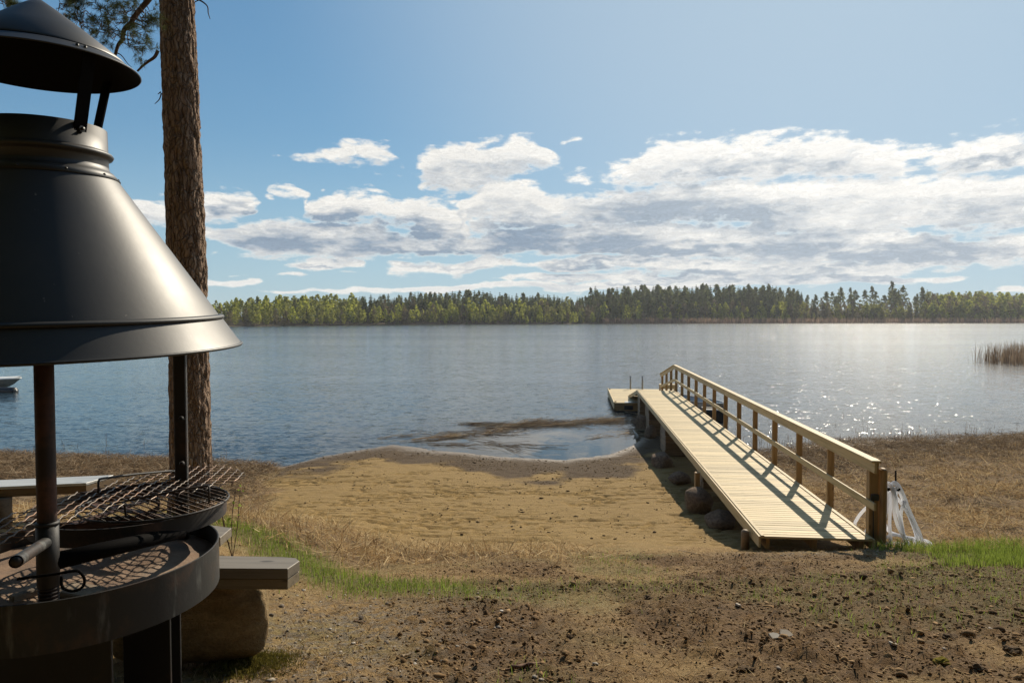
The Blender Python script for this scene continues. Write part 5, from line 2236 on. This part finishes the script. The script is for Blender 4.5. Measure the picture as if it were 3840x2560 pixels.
ZB = EYE - 1.15
f = lambda x, y, z=ZB: (WZ(x, y, z).x, WZ(x, y, z).y)
cr = [f(1079, 2131), f(1123, 2101), f(1110, 2091), f(1060, 2087), f(560, 2078), (-2.1, 3.32), (-2.1, 3.16), f(560, 2128)]
bench(cr, ZB, .100, 2, 'thick grey-brown bench of two stacked planks resting on a tan boulder', [M['grey_wood'], M['bench_edge']])
cr = [f(868, 1978), f(750, 1962), f(560, 1975), f(560, 2040), f(826, 2014)]
bench(cr, ZB, .05, 1, 'smooth dark grey bench end showing behind the right rim of the fire bowl', [M['grey_wood']], legs=((-1.95, 3.8, .06),))
cr = [f(408, 1781), f(0, 1807), f(-420, 1836), f(-420, 1852), f(0, 1822), f(255, 1812)]
cr = [(-2.93, 4.98), (-4.6, 4.62), (-4.55, 4.40), (-2.98, 4.74)]
bench(cr, EYE - 1.152, .075, 2, 'grey bench with sun glare painted on top, left behind the rusty post, round leg', [M['glare_wood'], M['crib']], hs=[.020, .055], legs=((-3.48, 4.63, .05), (-4.3, 4.5, .05)))

p = W(800, 2330, 3.26)
o = add_obj('boulder', rock_mesh('boulder', 21, M['rock_tan'], 4, .26, .42), None)
o.scale = (.43, .19, .235)
o.location = (-1.56, 3.31, 2.465)
o.rotation_euler = (0, 0, .15)
tag(o, 'tan sandstone boulder carrying the thick two-plank bench', 'boulder')
o2 = o.copy()
col.objects.link(o2)
o2.location = (-2.5, 3.36, gz(-2.5, 3.3) + .16)
o2.rotation_euler = (0, 0, 3.2)
tag(o2, 'tan boulder in shade behind the grill stand, mostly hidden by its plates', 'boulder')

# ------------------------------------------------------------------ the pine in front
pt = empty('pine_tree', (-3.08, 6.5, 0))
tag(pt, 'tall pine with rough brown bark standing behind the grill hood', 'tree')
ptz = gz(-3.08, 6.5) - .15
nseg, nrow = 100, 480
Htr = 13.0
zz_ = np.linspace(0, Htr, nrow)
an = np.linspace(0, 2 * np.pi, nseg, endpoint=False)
A_, Zt = np.meshgrid(an, zz_)
r0 = .183 - .0045 * Zt - .0004 * Zt ** 2 + .05 * np.exp(-Zt / .35)
ax_ = A_ * 11 / (2 * np.pi)


def per(fn, a, z, px_):          # periodic noise round the trunk
    w = a / (2 * np.pi)
    return fn(a / (2 * np.pi) * px_, z) * (1 - w) + fn((a / (2 * np.pi) - 1) * px_, z) * w


plates = per(lambda u, v: 1 - np.abs(fbm(u, v, 3, 101, .55) - .5) * 2, A_, Zt * 3.6 + np.sin(A_ * 3) * .4, 15)
fine = per(lambda u, v: fbm(u, v, 3, 111, .6), A_, Zt * 16, 34)
rr_ = r0 * (1 + .045 * (per(lambda u, v: fbm(u, v, 2, 121), A_, Zt * .8, 3) - .5)) - .034 * np.clip(plates - .80, 0, 1) / .20 * .6 + .019 * (fine - .5) + .007 * np.round(fine * 6) / 6
lx_ = -.017 * Zt + .03 * np.sin(Zt * .55)
ly_ = .006 * Zt
V = np.stack([rr_ * np.cos(A_) + lx_, rr_ * np.sin(A_) + ly_, Zt + ptz], -1).reshape(-1, 3)
idx = np.arange(nrow * nseg).reshape(nrow, nseg)
F = np.stack([idx[:-1], np.roll(idx, -1, 1)[:-1], np.roll(idx, -1, 1)[1:], idx[1:]], -1).reshape(-1, 4)
add_obj('trunk', np_mesh('trunk', V, F, M['bark'], smooth=True), pt)
PO = Vector((-3.08, 6.5, 0))
rgp = np.random.default_rng(12)


def rough_path(p0, p1, n_=9, amp=.03, sag=0.0):
    p0, p1 = Vector(p0), Vector(p1)
    out = []
    for i in range(n_ + 1):
        t_ = i / n_
        p = p0.lerp(p1, t_)
        if 0 < i < n_:
            p += Vector(rgp.normal(0, amp, 3))
        p.z -= sag * t_ * (1 - t_) * 4
        out.append(p)
    return out


def twig(mb, pts, r0_, r1_, n_=6):
    m_ = len(pts)
    mb.tube([Vector(p) - PO for p in pts], [r0_ + (r1_ - r0_) * i / (m_ - 1) for i in range(m_)], n_)


needP = []


def tuft(p, n_=38, L=.065, dirv=None):
    needP.append((np.array(p), n_, L, None if dirv is None else np.array(dirv)))


# stubs and dead twigs seen against the sky
def dead(pts, r0_, r1_, Y):
    mb = MB()
    tw_ = [W(x, y, Y) for x, y in pts]
    twig(mb, catmull(tw_, 5), r0_, r1_)
    mb.build('dead_twig', M['twig'], pt)


dead([(592, 190), (580, 214), (555, 232), (535, 248), (515, 268)], .016, .008, 6.35)
dead([(555, 232), (548, 226), (540, 236)], .006, .002, 6.35)
dead([(700, -20), (726, -6), (746, 0), (768, 14), (779, 28), (781, 50), (788, 72)], .011, .003, 6.4)
dead([(744, 2), (730, 10), (724, 26)], .005, .002, 6.4)
dead([(605, 350), (598, 372), (585, 386), (580, 390)], .006, .002, 6.35)
dead([(603, 345), (592, 354)], .006, .003, 6.35)
dead([(594, 185), (588, 172), (590, 160)], .005, .002, 6.35)
# the hanging branch left of the trunk
BYd = 5.6
main = [W(x, y, BYd) for x, y in ((640, -130), (600, -60), (557, 0), (540, 20), (520, 44), (500, 70), (492, 86), (478, 98), (466, 112), (462, 130), (459, 150), (447, 164), (440, 178), (434, 200), (430, 214), (422, 250))]
mb = MB()
twig(mb, catmull(main, 4), .024, .0105, 10)
mb.build('branch', M['twig'], pt)
dead([(545, 17), (555, 30), (561, 44)], .005, .0015, BYd)
dead([(496, 84), (515, 90), (540, 102)], .006, .003, BYd)
dead([(436, 198), (455, 208), (472, 230), (480, 240), (495, 254)], .005, .0015, BYd)


def spray(x0, y0, x1, y1, Y, r_=.005, tufts=6, spread=26, seedtw=3, nn=34, L=.06):
    """a needled side branch from pixel a to pixel b with small twigs ending in tufts"""
    mb = MB()
    a, b = W(x0, y0, Y), W(x1, y1, Y + rgp.uniform(-.3, .3))
    path = rough_path(a, b, 7, .018)
    twig(mb, path, r_, .0018, 5)
    for k_ in range(seedtw * 2):
        t_ = rgp.uniform(.25, 1)
        p = path[int(t_ * 7)]
        d = Vector(rgp.normal(0, 1, 3))
        d.z += .0
        d = (d.normalized() * .8 + (b - a).normalized() * .7).normalized()
        q = p + d * rgp.uniform(.05, .05 + spread * .0045)
        pp = rough_path(p, q, 4, .007)
        twig(mb, pp, .0026, .0012, 4)
        for kk_ in range(2):
            tuft(pp[-1 - kk_], nn, L, q - p)
    tuft(b, nn, L, b - a)
    tuft(path[-2], nn, L, b - a)
    mb.build('twig', M['twig'], pt)


for a in [(520, 44, 560, 60, 5.55), (500, 70, 548, 84, 5.5), (490, 88, 545, 62, 5.6), (466, 112, 540, 130, 5.6), (466, 112, 400, 128, 5.55), (460, 140, 405, 134, 5.5),
          (462, 130, 520, 142, 5.6), (459, 136, 505, 176, 5.55), (459, 136, 524, 180, 5.6), (478, 98, 430, 60, 5.7), (500, 70, 440, 30, 5.7), (530, 30, 470, 10, 5.8),
          (520, 40, 410, 40, 5.7), (545, 10, 500, -20, 5.7), (430, 60, 385, 30, 5.75), (420, 70, 400, 96, 5.7)]:
    spray(*a)
# thinner, needle-poor twigs hanging further left
for (x0, y0, x1, y1) in [(300, -30, 245, 18), (245, 18, 215, 50), (225, -20, 232, 14), (318, -20, 292, 30), (292, 30, 284, 60), (284, 50, 320, 92), (284, 60, 335, 118), (320, -10, 316, 60),
                         (316, 40, 300, 90), (345, -10, 378, 30), (378, 30, 382, 62), (382, 60, 372, 96), (372, 92, 398, 124), (232, 14, 218, 44), (322, 40, 345, 70), (345, -10, 330, 20)]:
    mb = MB()
    path = rough_path(W(x0, y0, 6.0), W(x1, y1, 6.0), 7, .014)
    twig(mb, path, .0042, .0024, 5)
    mb.build('twig', M['twig'], pt)
for (x0, y0, x1, y1) in [(284, 60, 330, 100), (320, 92, 345, 122), (300, 90, 322, 104), (322, 40, 348, 72), (290, 5, 284, -14), (292, 30, 276, 66), (372, 92, 392, 90), (250, 60, 258, 74), (300, 80, 270, 84)]:
    spray(x0, y0, x1, y1, 6.0, .0035, seedtw=2, spread=14, nn=26, L=.05)
for (x0, y0, x1, y1) in [(0, 0, 40, 14), (-10, 10, 30, 2), (280, -20, 285, 10), (270, -20, 296, 0)]:
    spray(x0, y0, x1, y1, 6.0, .004, seedtw=3, spread=10, nn=60, L=.06)
# upper crown, above the frame, kept light
for i in range(34):
    z = rgp.uniform(8.6, 14.3)
    a = rgp.uniform(0, 6.28)
    L_ = rgp.uniform(.8, 2.2) * (1.25 - (z - 9) / 8)
    c = Vector((PO.x - .017 * z, PO.y, ptz + z if z < 12.8 else ptz + 12.6))
    e = c + Vector((math.cos(a) * L_, math.sin(a) * L_, rgp.uniform(-.1, .5) + (z - 12.6 if z > 12.8 else 0)))
    mb = MB()
    pth = rough_path(c, e, 6, .06)
    twig(mb, pth, .03, .008, 6)
    mb.build('branch', M['twig'], pt)
    for k_ in range(26):
        q = pth[rgp.integers(3, 7)] + Vector(rgp.normal(0, .22, 3))
        tuft(q, 22, .09)

Vn, Fn = [], []
kk_ = 0
for (p, n_, L, dv_) in needP:
    d = rgp.normal(0, 1, (n_, 3))
    d /= np.linalg.norm(d, axis=1)[:, None]
    if dv_ is not None:
        dv_ = dv_ / (np.linalg.norm(dv_) + 1e-9)
        d = d * .8 + dv_ * .75
        d /= np.linalg.norm(d, axis=1)[:, None]
    Ls = L * rgp.uniform(.6, 1.15, n_)[:, None]
    s_ = np.cross(d, rgp.normal(0, 1, (n_, 3)))
    s_ /= np.linalg.norm(s_, axis=1)[:, None]
    base_ = p + d * Ls * .05 + rgp.normal(0, .006, (n_, 3))
    w_ = .0011
    V = np.stack([base_ - s_ * w_, base_ + s_ * w_, base_ + d * Ls], 1).reshape(-1, 3)
    Vn.append(V)
    Fn.append(np.arange(3 * n_).reshape(-1, 3) + kk_)
    kk_ += 3 * n_
nd_ = np_mesh('needles', np.concatenate(Vn) - np.array(PO), np.concatenate(Fn), M['needles'])
o = add_obj('needles', nd_, pt)
o['kind'] = 'stuff'

# ------------------------------------------------------------------ ground cover
rs = np.random.default_rng(99)


def scatter(n, x0, x1, y0, y1, fn, power=1.0):
    x = rs.uniform(x0, x1, n)
    y = y0 + (y1 - y0) * rs.uniform(0, 1, n) ** power
    p = fn(x, y, masks(x, y))
    k_ = rs.uniform(0, 1, n) < p
    return x[k_], y[k_]


def at_ground(x, y, off=0.0):
    return np.stack([x, y, ground_z(x, y) + off], 1)


# green grass
x, y = scatter(150000, -5, 11, 2.6, 9.5, lambda x, y, m: np.clip(m[2], 0, 1) ** 1.3 * .55)
P_ = at_ground(x, y, -.004)
Vg, Fg = blades(P_, .055, .0022, rs, .5)
x2, y2 = scatter(46000, 4.5, 12, 6.4, 9.4, lambda x, y, m: np.clip(m[2] * 1.3, 0, 1) * .9 * (fbm(x * 2, y * 2, 2, 3) > .42))
V2, F2 = blades(at_ground(x2, y2, -.005), .15, .0032, rs, .45)
x3, y3 = scatter(16000, -4, -.3, 4.4, 7.2, lambda x, y, m: np.clip(m[2], 0, 1) ** 2 * .8)
V3, F3 = blades(at_ground(x3, y3, -.005), .085, .0026, rs, .5)
me = np_mesh('green_grass', np.concatenate([Vg, V2, V3]), np.concatenate([Fg, F2 + len(Vg), F3 + len(Vg) + len(V2)]), M['blade'])
tag(add_obj('green_grass', me), 'fresh green spring grass in patches on the bank', 'grass', kind='stuff')

# short dry lawn stubble mixed through the earth
x, y = scatter(190000, -3.5, 9.5, 2.5, 9.2, lambda x, y, m: (1 - m[0]) * (1 - .75 * m[5]) * .62, 1.35)
P_ = at_ground(x, y, .001)
V, F = straws(x, y, P_[:, 2], .046, .0017, rs, .30, True)
tag(add_obj('dry_stubble', np_mesh('dry_stubble', V, F, M['straw'])), 'short dry grass bits strewn over the bare earth', 'grass', kind='stuff')

# straw litter on both banks
x, y = scatter(150000, 4.4, 20, 7.6, 23, lambda x, y, m: m[3] * (1 - .70 * m[4]) * np.clip(2.2 - y / 11, .25, 1) * (.22 + .78 * sstep(fbm(x * 1.0, y * 1.3, 4, 301), .40, .58)), 1.2)
xb, yb = scatter(70000, -9, 1.6, 5.6, 17, lambda x, y, m: m[3] * (1 - .70 * m[4]) * .8 * (.25 + .75 * sstep(fbm(x * 1.4, y * 1.6, 4, 302), .42, .58)))
x, y = np.concatenate([x, xb]), np.concatenate([y, yb])
z = ground_z(x, y)
V, F = straws(x, y, z + rs.uniform(0, .06, len(x)), .19, .0040, rs, .30)
tag(add_obj('straw_litter', np_mesh('straw_litter', V, F, M['straw'])), 'matted dry straw lying over the banks', 'straw', kind='stuff')
x, y = scatter(90000, 4.6, 22, 12, 24.0, lambda x, y, m: m[3] * (.1 + .9 * m[4]) * (y < shore_y(x) + .3))
xb, yb = scatter(90000, -17, -4, 12, 20.3, lambda x, y, m: m[3] * (.1 + .9 * m[4]) * (y < shore_y(x) + .3))
x, y = np.concatenate([x, xb]), np.concatenate([y, yb])
z = np.maximum(ground_z(x, y), .0)
V, F = straws(x, y, z + rs.uniform(0, .06, len(x)), .26, .0050, rs, .20, True)
tag(add_obj('reed_litter', np_mesh('reed_litter', V, F, M['litter'])), 'dark brown reed litter washed up along the waterline', 'litter', kind='stuff')
# upright dry stalks
x, y = scatter(9000, 4.8, 18, 9, 21, lambda x, y, m: m[3] * .5 * (fbm(x * .8, y * .8, 3, 8) > .5))
xb, yb = scatter(5000, -8, -2, 6, 16, lambda x, y, m: m[3] * .6 * (fbm(x * .8, y * .8, 3, 18) > .48))
xc, yc = scatter(2500, -4.2, .8, 6.6, 9.0, lambda x, y, m: m[3] * .7)
x, y = np.concatenate([x, xb, xc]), np.concatenate([y, yb, yc])
V, F = blades(at_ground(x, y, -.01), .22, .0026, rs, .8)
tag(add_obj('dry_stalks', np_mesh('dry_stalks', V, F, M['straw'])), 'upright dry grass stalks on the banks', 'grass', kind='stuff')

# floating reeds in the cove
xs_, ys_, as_ = [], [], []
def reed_line(x0, y0, x1, y1, w, n_, al=.12):
    n_ = int(n_ * .20)
    t_ = rs.uniform(0, 1, n_)
    xs_.append(x0 + (x1 - x0) * t_ + rs.normal(0, w * .8, n_))
    ys_.append(y0 + (y1 - y0) * t_ + rs.normal(0, w, n_))
    as_.append(np.arctan2(y1 - y0, x1 - x0) + rs.normal(0, al, n_))


def wp(px, py):
    p = WZ(px * 3840 / 2352, py * 3840 / 2352, 0)
    return p.x, p.y


for (a, b, w, n_, al) in (((1045, 974), (1180, 976), .12, 420, .12), ((1180, 978), (1400, 966), .28, 900, .2), ((1090, 985), (1300, 976), .22, 500, .2), ((1320, 968), (1440, 970), .3, 300, .7),
                          ((1170, 975), (1240, 966), .2, 220, .6), ((920, 1015), (1040, 1004), .10, 220, .15), ((990, 995), (1180, 998), .12, 160, .5), ((950, 1018), (1060, 1022), .05, 90, .2),
                          ((1060, 1005), (1180, 1030), .08, 110, .15), ((1100, 1018), (1260, 1026), .05, 80, .12), ((860, 1008), (960, 998), .03, 60, .1), ((1100, 1000), (1160, 985), .15, 200, .5),
                          ((1330, 1010), (1400, 1000), .04, 40, .2), ((1440, 985), (1470, 1000), .2, 200, .8), ((1400, 940), (1500, 958), .1, 80, .3), ((960, 990), (1050, 1000), .25, 90, .7)):
    x0, y0 = wp(*a)
    x1, y1 = wp(*b)
    reed_line(x0, y0, x1, y1, w, n_, al)
x, y, a_ = np.concatenate(xs_), np.concatenate(ys_), np.concatenate(as_)
n_ = len(x)
L = rs.uniform(.25, 1.2, n_)
p_ = np.abs(rs.normal(0, .05, n_))
d = np.stack([np.cos(a_) * np.cos(p_), np.sin(a_) * np.cos(p_), np.sin(p_)], 1) * L[:, None]
s_ = np.stack([-np.sin(a_), np.cos(a_), 0 * a_], 1) * .0045
up = np.array([0, 0, .008])
P_ = np.stack([x, y, rs.uniform(.0, .05, n_)], 1)
V = np.stack([P_ - s_, P_ + up, P_ + s_, P_ + d - s_, P_ + d + up, P_ + d + s_], 1).reshape(-1, 3)
k_ = np.arange(n_) * 6
F = np.concatenate([np.stack([k_, k_ + 1, k_ + 4, k_ + 3], 1), np.stack([k_ + 1, k_ + 2, k_ + 5, k_ + 4], 1)])
tag(add_obj('floating_reeds', np_mesh('floating_reeds', V, F, blade_mat('floating_reed_stems', (.42, .30, .18), (.20, .125, .075), .55, (.72, .60, .42)))), 'loose brown reeds floating in the calm cove by the sand', 'reeds', kind='stuff')

# soil clods and pebbles as real lumps
ICO_V = np.array([(0, 0, 1), (.894, 0, .447), (.276, .851, .447), (-.724, .526, .447), (-.724, -.526, .447), (.276, -.851, .447),
                  (.724, .526, -.447), (-.276, .851, -.447), (-.894, 0, -.447), (-.276, -.851, -.447), (.724, -.526, -.447), (0, 0, -1)])
ICO_F = np.array([(0, 1, 2), (0, 2, 3), (0, 3, 4), (0, 4, 5), (0, 5, 1), (1, 6, 2), (2, 7, 3), (3, 8, 4), (4, 9, 5), (5, 10, 1),
                  (2, 6, 7), (3, 7, 8), (4, 8, 9), (5, 9, 10), (1, 10, 6), (6, 11, 7), (7, 11, 8), (8, 11, 9), (9, 11, 10), (10, 11, 6)])


oct_v = np.array([(1, 0, 0), (-1, 0, 0), (0, 1, 0), (0, -1, 0), (0, 0, 1), (0, 0, -1)], float)
oct_f = np.array([(0, 2, 4), (2, 1, 4), (1, 3, 4), (3, 0, 4), (2, 0, 5), (1, 2, 5), (3, 1, 5), (0, 3, 5)])


def lumps(x, y, size, rg, flat=.7, sink=.25, small=False):
    ico_v, ico_f = (oct_v, oct_f) if small else (ICO_V, ICO_F)
    nv_ = len(ico_v)
    n_ = len(x)
    z = ground_z(x, y)
    s = size[:, None, None]
    jit = 1 + rg.normal(0, .24, (n_, nv_, 1))
    sc3 = np.stack([rg.uniform(.7, 1.4, n_), rg.uniform(.7, 1.3, n_), flat * rg.uniform(.6, 1.2, n_)], 1)[:, None, :]
    V = ico_v[None] * jit * sc3 * s + np.stack([x, y, z + size * sink], 1)[:, None, :]
    F = ico_f[None] + (np.arange(n_) * nv_)[:, None, None]
    return V.reshape(-1, 3), F.reshape(-1, 3)


x, y = scatter(52000, -2.5, 9.5, 2.5, 9.0, lambda x, y, m: (.03 + m[5] ** 1.5) * (1 - m[0]) * (1 - .9 * m[3]) * .34, 1.4)
sz = np.clip(rs.lognormal(-5.35, .55, len(x)), .002, .026)
V, F = lumps(x, y, sz, rs)
x2, y2 = scatter(150000, -2.0, 8.5, 2.5, 8.8, lambda x, y, m: (.10 + np.clip(m[5], 0, 1)) * (1 - m[0]) * (1 - .9 * m[3]) * .55, 1.7)
V2, F2 = lumps(x2, y2, np.clip(rs.lognormal(-5.25, .45, len(x2)), .003, .013), rs, .8, .2, True)
V, F = np.concatenate([V, V2]), np.concatenate([F, F2 + len(V)])
x3, y3 = scatter(9000, -1.2, 8, 2.7, 8.0, lambda x, y, m: (np.clip(m[5], 0, 1) ** 2) * (1 - m[0]) * (1 - m[3]) * (fbm(x * 1.7, y * 1.7, 3, 404) > .52) * .5, 1.6)
V3, F3 = lumps(x3, y3, np.clip(rs.lognormal(-4.3, .4, len(x3)), .008, .030), rs, .75, .2)
V, F = np.concatenate([V, V3]), np.concatenate([F, F3 + len(V)])
tag(add_obj('soil_clods', np_mesh('soil_clods', V, F, M['clod_i'])), 'dark crumbly soil clods scattered over the torn turf', 'soil', kind='stuff')
x, y = scatter(26000, -2.2, 8.5, 2.5, 9.0, lambda x, y, m: (.02 + m[6]) * (1 - m[0]) * .45, 1.2)
sz = np.clip(rs.lognormal(-5.15, .5, len(x)), .002, .024)
V, F = lumps(x, y, sz, rs, .6, .2)
tag(add_obj('pebbles', np_mesh('pebbles', V, F, M['pebble_i'])), 'pale gravel stones scattered beside the bench boulder', 'gravel', kind='stuff')
# sand lumps thrown up on the beach
x, y = scatter(16000, -6, 4.6, 8.8, 20.5, lambda x, y, m: m[0] * (.25 + .75 * m[1]) * (y < shore_y(x) - .15) * (fbm(x * 1.2, y * 2.5, 3, 66) > .48))
sz = np.clip(rs.lognormal(-4.6, .5, len(x)), .004, .035)
V, F = lumps(x, y, sz, rs, .6, .1)
tag(add_obj('sand_lumps', np_mesh('sand_lumps', V, F, M['lump_i'])), 'small damp sand lumps on the raked beach', 'sand', kind='stuff')
# moss by the boulder
n_ = 5200
u, v_ = rs.normal(0, 1, n_), rs.normal(0, 1, n_)
x, y = -1.27 + .10 * u, 3.27 + .10 * v_
V, F = blades(at_ground(x, y, .0) + np.stack([0 * x, 0 * x, .03 * np.exp(-(u ** 2 + v_ ** 2) / 2)], 1), .022, .0022, rs, .7)
tag(add_obj('moss', np_mesh('moss', V, F, M['moss'])), 'golden green moss cushion in front of the tan boulder', 'moss', kind='stuff')

# single sticks, chips and clumps that can be picked out
def stick(px0, py0, px1, py1, r_, label, mat='straw_stick', name='stick'):
    a = b = None
    pts = []
    for i in range(7):
        t_ = i / 6
        x_, y_ = px0 + (px1 - px0) * t_, py0 + (py1 - py0) * t_ + random.uniform(-2.5, 2.5)
        z = 1.8
        for _ in range(12):
            p = WZ(x_, y_, z)
            z = gz(p.x, p.y) + r_ * 1.2
        pts.append(WZ(x_, y_, z))
    c = pts[3].copy()
    mb = MB()
    mb.tube(catmull([p - c for p in pts], 3), [r_ * (1 - .03 * i) for i in range(19)], 8)
    o = mb.build(name, M[mat], None, c)
    tag(o, label, 'stick')


M['straw_stick'] = simple('pale_stick', (.30, .21, .12), .85, 0, var=.35)
M['brown_stick'] = simple('brown_stick', (.16, .085, .045), .85, 0, var=.4)
stick(1506, 2460, 1546, 2448, .009, 'short pale stub of wood on the earth below the grass strip')
stick(1920, 2500, 2035, 2484, .011, 'reddish brown broken branch lying in the dark soil at the bottom', 'brown_stick')
stick(1895, 2510, 1940, 2498, .006, 'thinner end of twig beside the reddish broken branch', 'brown_stick')
stick(2545, 2060, 2660, 2084, .005, 'long thin pale twig on the earth left of the boardwalk start')
stick(3440, 2365, 3640, 2345, .004, 'long thin bowed twig on the torn turf at the right')
stick(3620, 1960, 3800, 1900, .006, 'long straight pale reed lying over the dry litter on the right bank')
stick(1325, 2326, 1370, 2334, .006, 'small dark twig in front of the bench boulder gravel', 'brown_stick')


def chip(px, py, s, label, colr):
    z = 1.8
    for _ in range(12):
        p = WZ(px, py, z)
        z = gz(p.x, p.y) + .004
    p = WZ(px, py, z)
    mb = MB()
    n_ = 7
    vs = [(s * random.uniform(.7, 1.2) * math.cos(6.283 * i / n_), s * random.uniform(.5, .9) * math.sin(6.283 * i / n_), 0) for i in range(n_)]
    mb.add([(a, b, -.004) for a, b, _ in vs] + [(a * .92, b * .92, .006) for a, b, _ in vs],
           [tuple(range(n_, 2 * n_))] + [(i, (i + 1) % n_, n_ + (i + 1) % n_, n_ + i) for i in range(n_)])
    o = mb.build('stone_chip', simple('stone_chip_%d' % px, colr, .8, 0, var=.2), None, p + Vector((0, 0, .006)))
    o.rotation_euler = (random.uniform(.1, .35), random.uniform(-.2, .2), random.uniform(0, 3))
    tag(o, label, 'stone')


chip(2768, 2270, .032, 'flat whitish chip on the earth in line with the boardwalk corner', (.30, .25, .19))
chip(2945, 2378, .05, 'broad flat grey stone slab set in the trodden turf', (.19, .15, .105))
chip(2905, 2388, .038, 'smaller flat grey stone touching the broad slab', (.25, .22, .18))
chip(3345, 2415, .024, 'small pale flat stone right of the broad grey slab', (.33, .28, .22))
chip(1880, 2293, .02, 'tiny pale stone where the green strip meets the dark soil', (.45, .40, .34))


def turf_clump(px, py, s, label, green=.0):
    z = 1.8
    for _ in range(12):
        p = WZ(px, py, z)
        z = gz(p.x, p.y)
    p = WZ(px, py, z)
    o = add_obj('turf_clump', rock_mesh('turf_clump', px, M['clod'] if not green else M['moss'], 3, .7), None, (p.x, p.y, p.z + s * .2))
    s *= .62
    o.scale = (s * 1.3, s, s * .62)
    for f_ in o.data.polygons:
        f_.use_smooth = False
    for v_ in o.data.vertices:
        v_.co *= random.uniform(.78, 1.18)
    tag(o, label, 'clod', 'torn turf clumps')


turf_clump(3535, 2490, .055, 'olive mossy turf clump near the bottom edge right of centre', 1)
turf_clump(3660, 2510, .05, 'brown turf clump just right of the olive mossy one')
turf_clump(3800, 2450, .06, 'dark turf clump at the right edge near the bottom')
turf_clump(3565, 2395, .055, 'dark turf clump above the olive mossy one')
turf_clump(2915, 2310, .055, 'dark torn clump left of the flat grey slab stones')
turf_clump(2795, 2515, .045, 'tall dark soil clod near the bottom in line with the boardwalk corner')
turf_clump(1315, 2278, .018, 'small round dark clod on the path right of the bench end')
turf_clump(2140, 2388, .024, 'single dark clod standing on the pale path at the centre')
turf_clump(2430, 2245, .05, 'dark clod at the left tip of the second green patch')

# green sprouts
sp = []
for (px, py, h, n_) in ((2938, 2035, .10, 9), (800, 1690, .8, 26), (870, 1830, .35, 40)):
    z = .6
    for _ in range(14):
        p = WZ(px, py + (60 if h < .5 and px < 1000 else 0), z)
        z = gz(p.x, p.y)
    if px == 800:
        p = W(782, 1760, 6.9)
    if px == 870:
        p = W(868, 1850, 5.2)
        p.z = gz(p.x, p.y)
    mb = MB()
    c = Vector((p.x, p.y, gz(p.x, p.y)))
    top = (W(px, 1620, 6.9).z - c.z) if px == 800 else ((W(870, 1800, 5.2).z - c.z) if px == 870 else .09)
    stems = 1 if px == 800 else (5 if px == 870 else 2)
    for s2 in range(stems):
        e = Vector((random.uniform(-.12, .12) * (1 if stems > 2 else .3), random.uniform(-.08, .08), top * random.uniform(.7, 1)))
        pts = [Vector((0, 0, 0)), e * .5 + Vector((random.uniform(-.03, .03), 0, 0)), e]
        mb.tube(catmull(pts, 3), [.003] * 6 + [.001], 5)
        for k_ in range(max(3, n_ // stems)):
            q = pts[1].lerp(e, random.uniform(-.4, 1)) + Vector((random.uniform(-.03, .03), random.uniform(-.03, .03), random.uniform(-.02, .02)))
            Vq, Fq = leaf_quads(np.array([q]), .016 if px != 2938 else .02, rs, (1, .6))
            mb.add(Vq, Fq, 1)
    o = mb.build('sapling', [M['twig'], M['leaf']], None, c)
    tag(o, {800: 'thin upright sapling with few leaves right beside the pine trunk', 870: 'small leafy green shrub behind the right end of the mesh grate',
            2938: 'tiny green sprout at the front edge of the boardwalk'}[px], 'plant')

# unseen trees added behind the camera to darken the sky reflection on the hood
back = []
rb_ = np.random.default_rng(44)
for i in range(110):
    a = rb_.uniform(R(-112), R(112))
    rr = rb_.uniform(9, 34)
    x, y = rr * math.sin(a), -rr * math.cos(a) - 1.0
    if y > -4:
        continue
    back.append((x, y, float(base_h(np.array([x]), np.array([y]))[0]), 'pine' if i % 3 else 'spruce', rb_.uniform(13, 20), 0, 0))
for (x, y) in ((-5.2, -1.0), (-3.2, -3.4), (-.6, -4.2), (2.4, -4.0), (5.2, -3.6), (-7.5, .8), (-6.4, -4.2), (-1.8, -6.5), (1.2, -6.8), (4.2, -6.6), (7.5, -5.5), (-9.5, -2.5), (-8.8, 3.2), (-4.4, -6.0)):
    for kd_, hh_ in (('pine', rb_.uniform(12, 16)),):
        back.append((x, y, float(base_h(np.array([x]), np.array([y]))[0]), kd_, hh_, 0, 0))
for kd in ('pine', 'spruce'):
    o = join_trees({'pine': 'sky_blocking_pines', 'spruce': 'sky_blocking_spruces'}[kd], [t_ for t_ in back if t_[3] == kd], kd)
    tag(o, {'pine': 'unseen pines added behind the camera to block sky reflected in the hood', 'spruce': 'unseen spruces added among the sky-blocking pines behind the camera'}[kd], 'forest', kind='stuff')


# ------------------------------------------------------------------ thin summer haze over the lake
hm = bpy.data.materials.new('haze')
hm.use_nodes = True
ht = NT(hm.node_tree)
ht.n.clear()
ho_ = ht.add('ShaderNodeOutputMaterial')
pv_ = ht.add('ShaderNodeVolumePrincipled')
pv_.inputs['Color'].default_value = (.92, .95, 1.0, 1)
pv_.inputs['Density'].default_value = HAZE
pv_.inputs['Anisotropy'].default_value = .25
ht.l.new(pv_.outputs[0], ho_.inputs['Volume'])
mb = MB()
mb.box((0, 1500, 17.0), (7400, 6400, 46.0))
hz_ = mb.build('haze', hm)
tag(hz_, 'thin pale haze in the air over the lake', 'haze', kind='stuff')
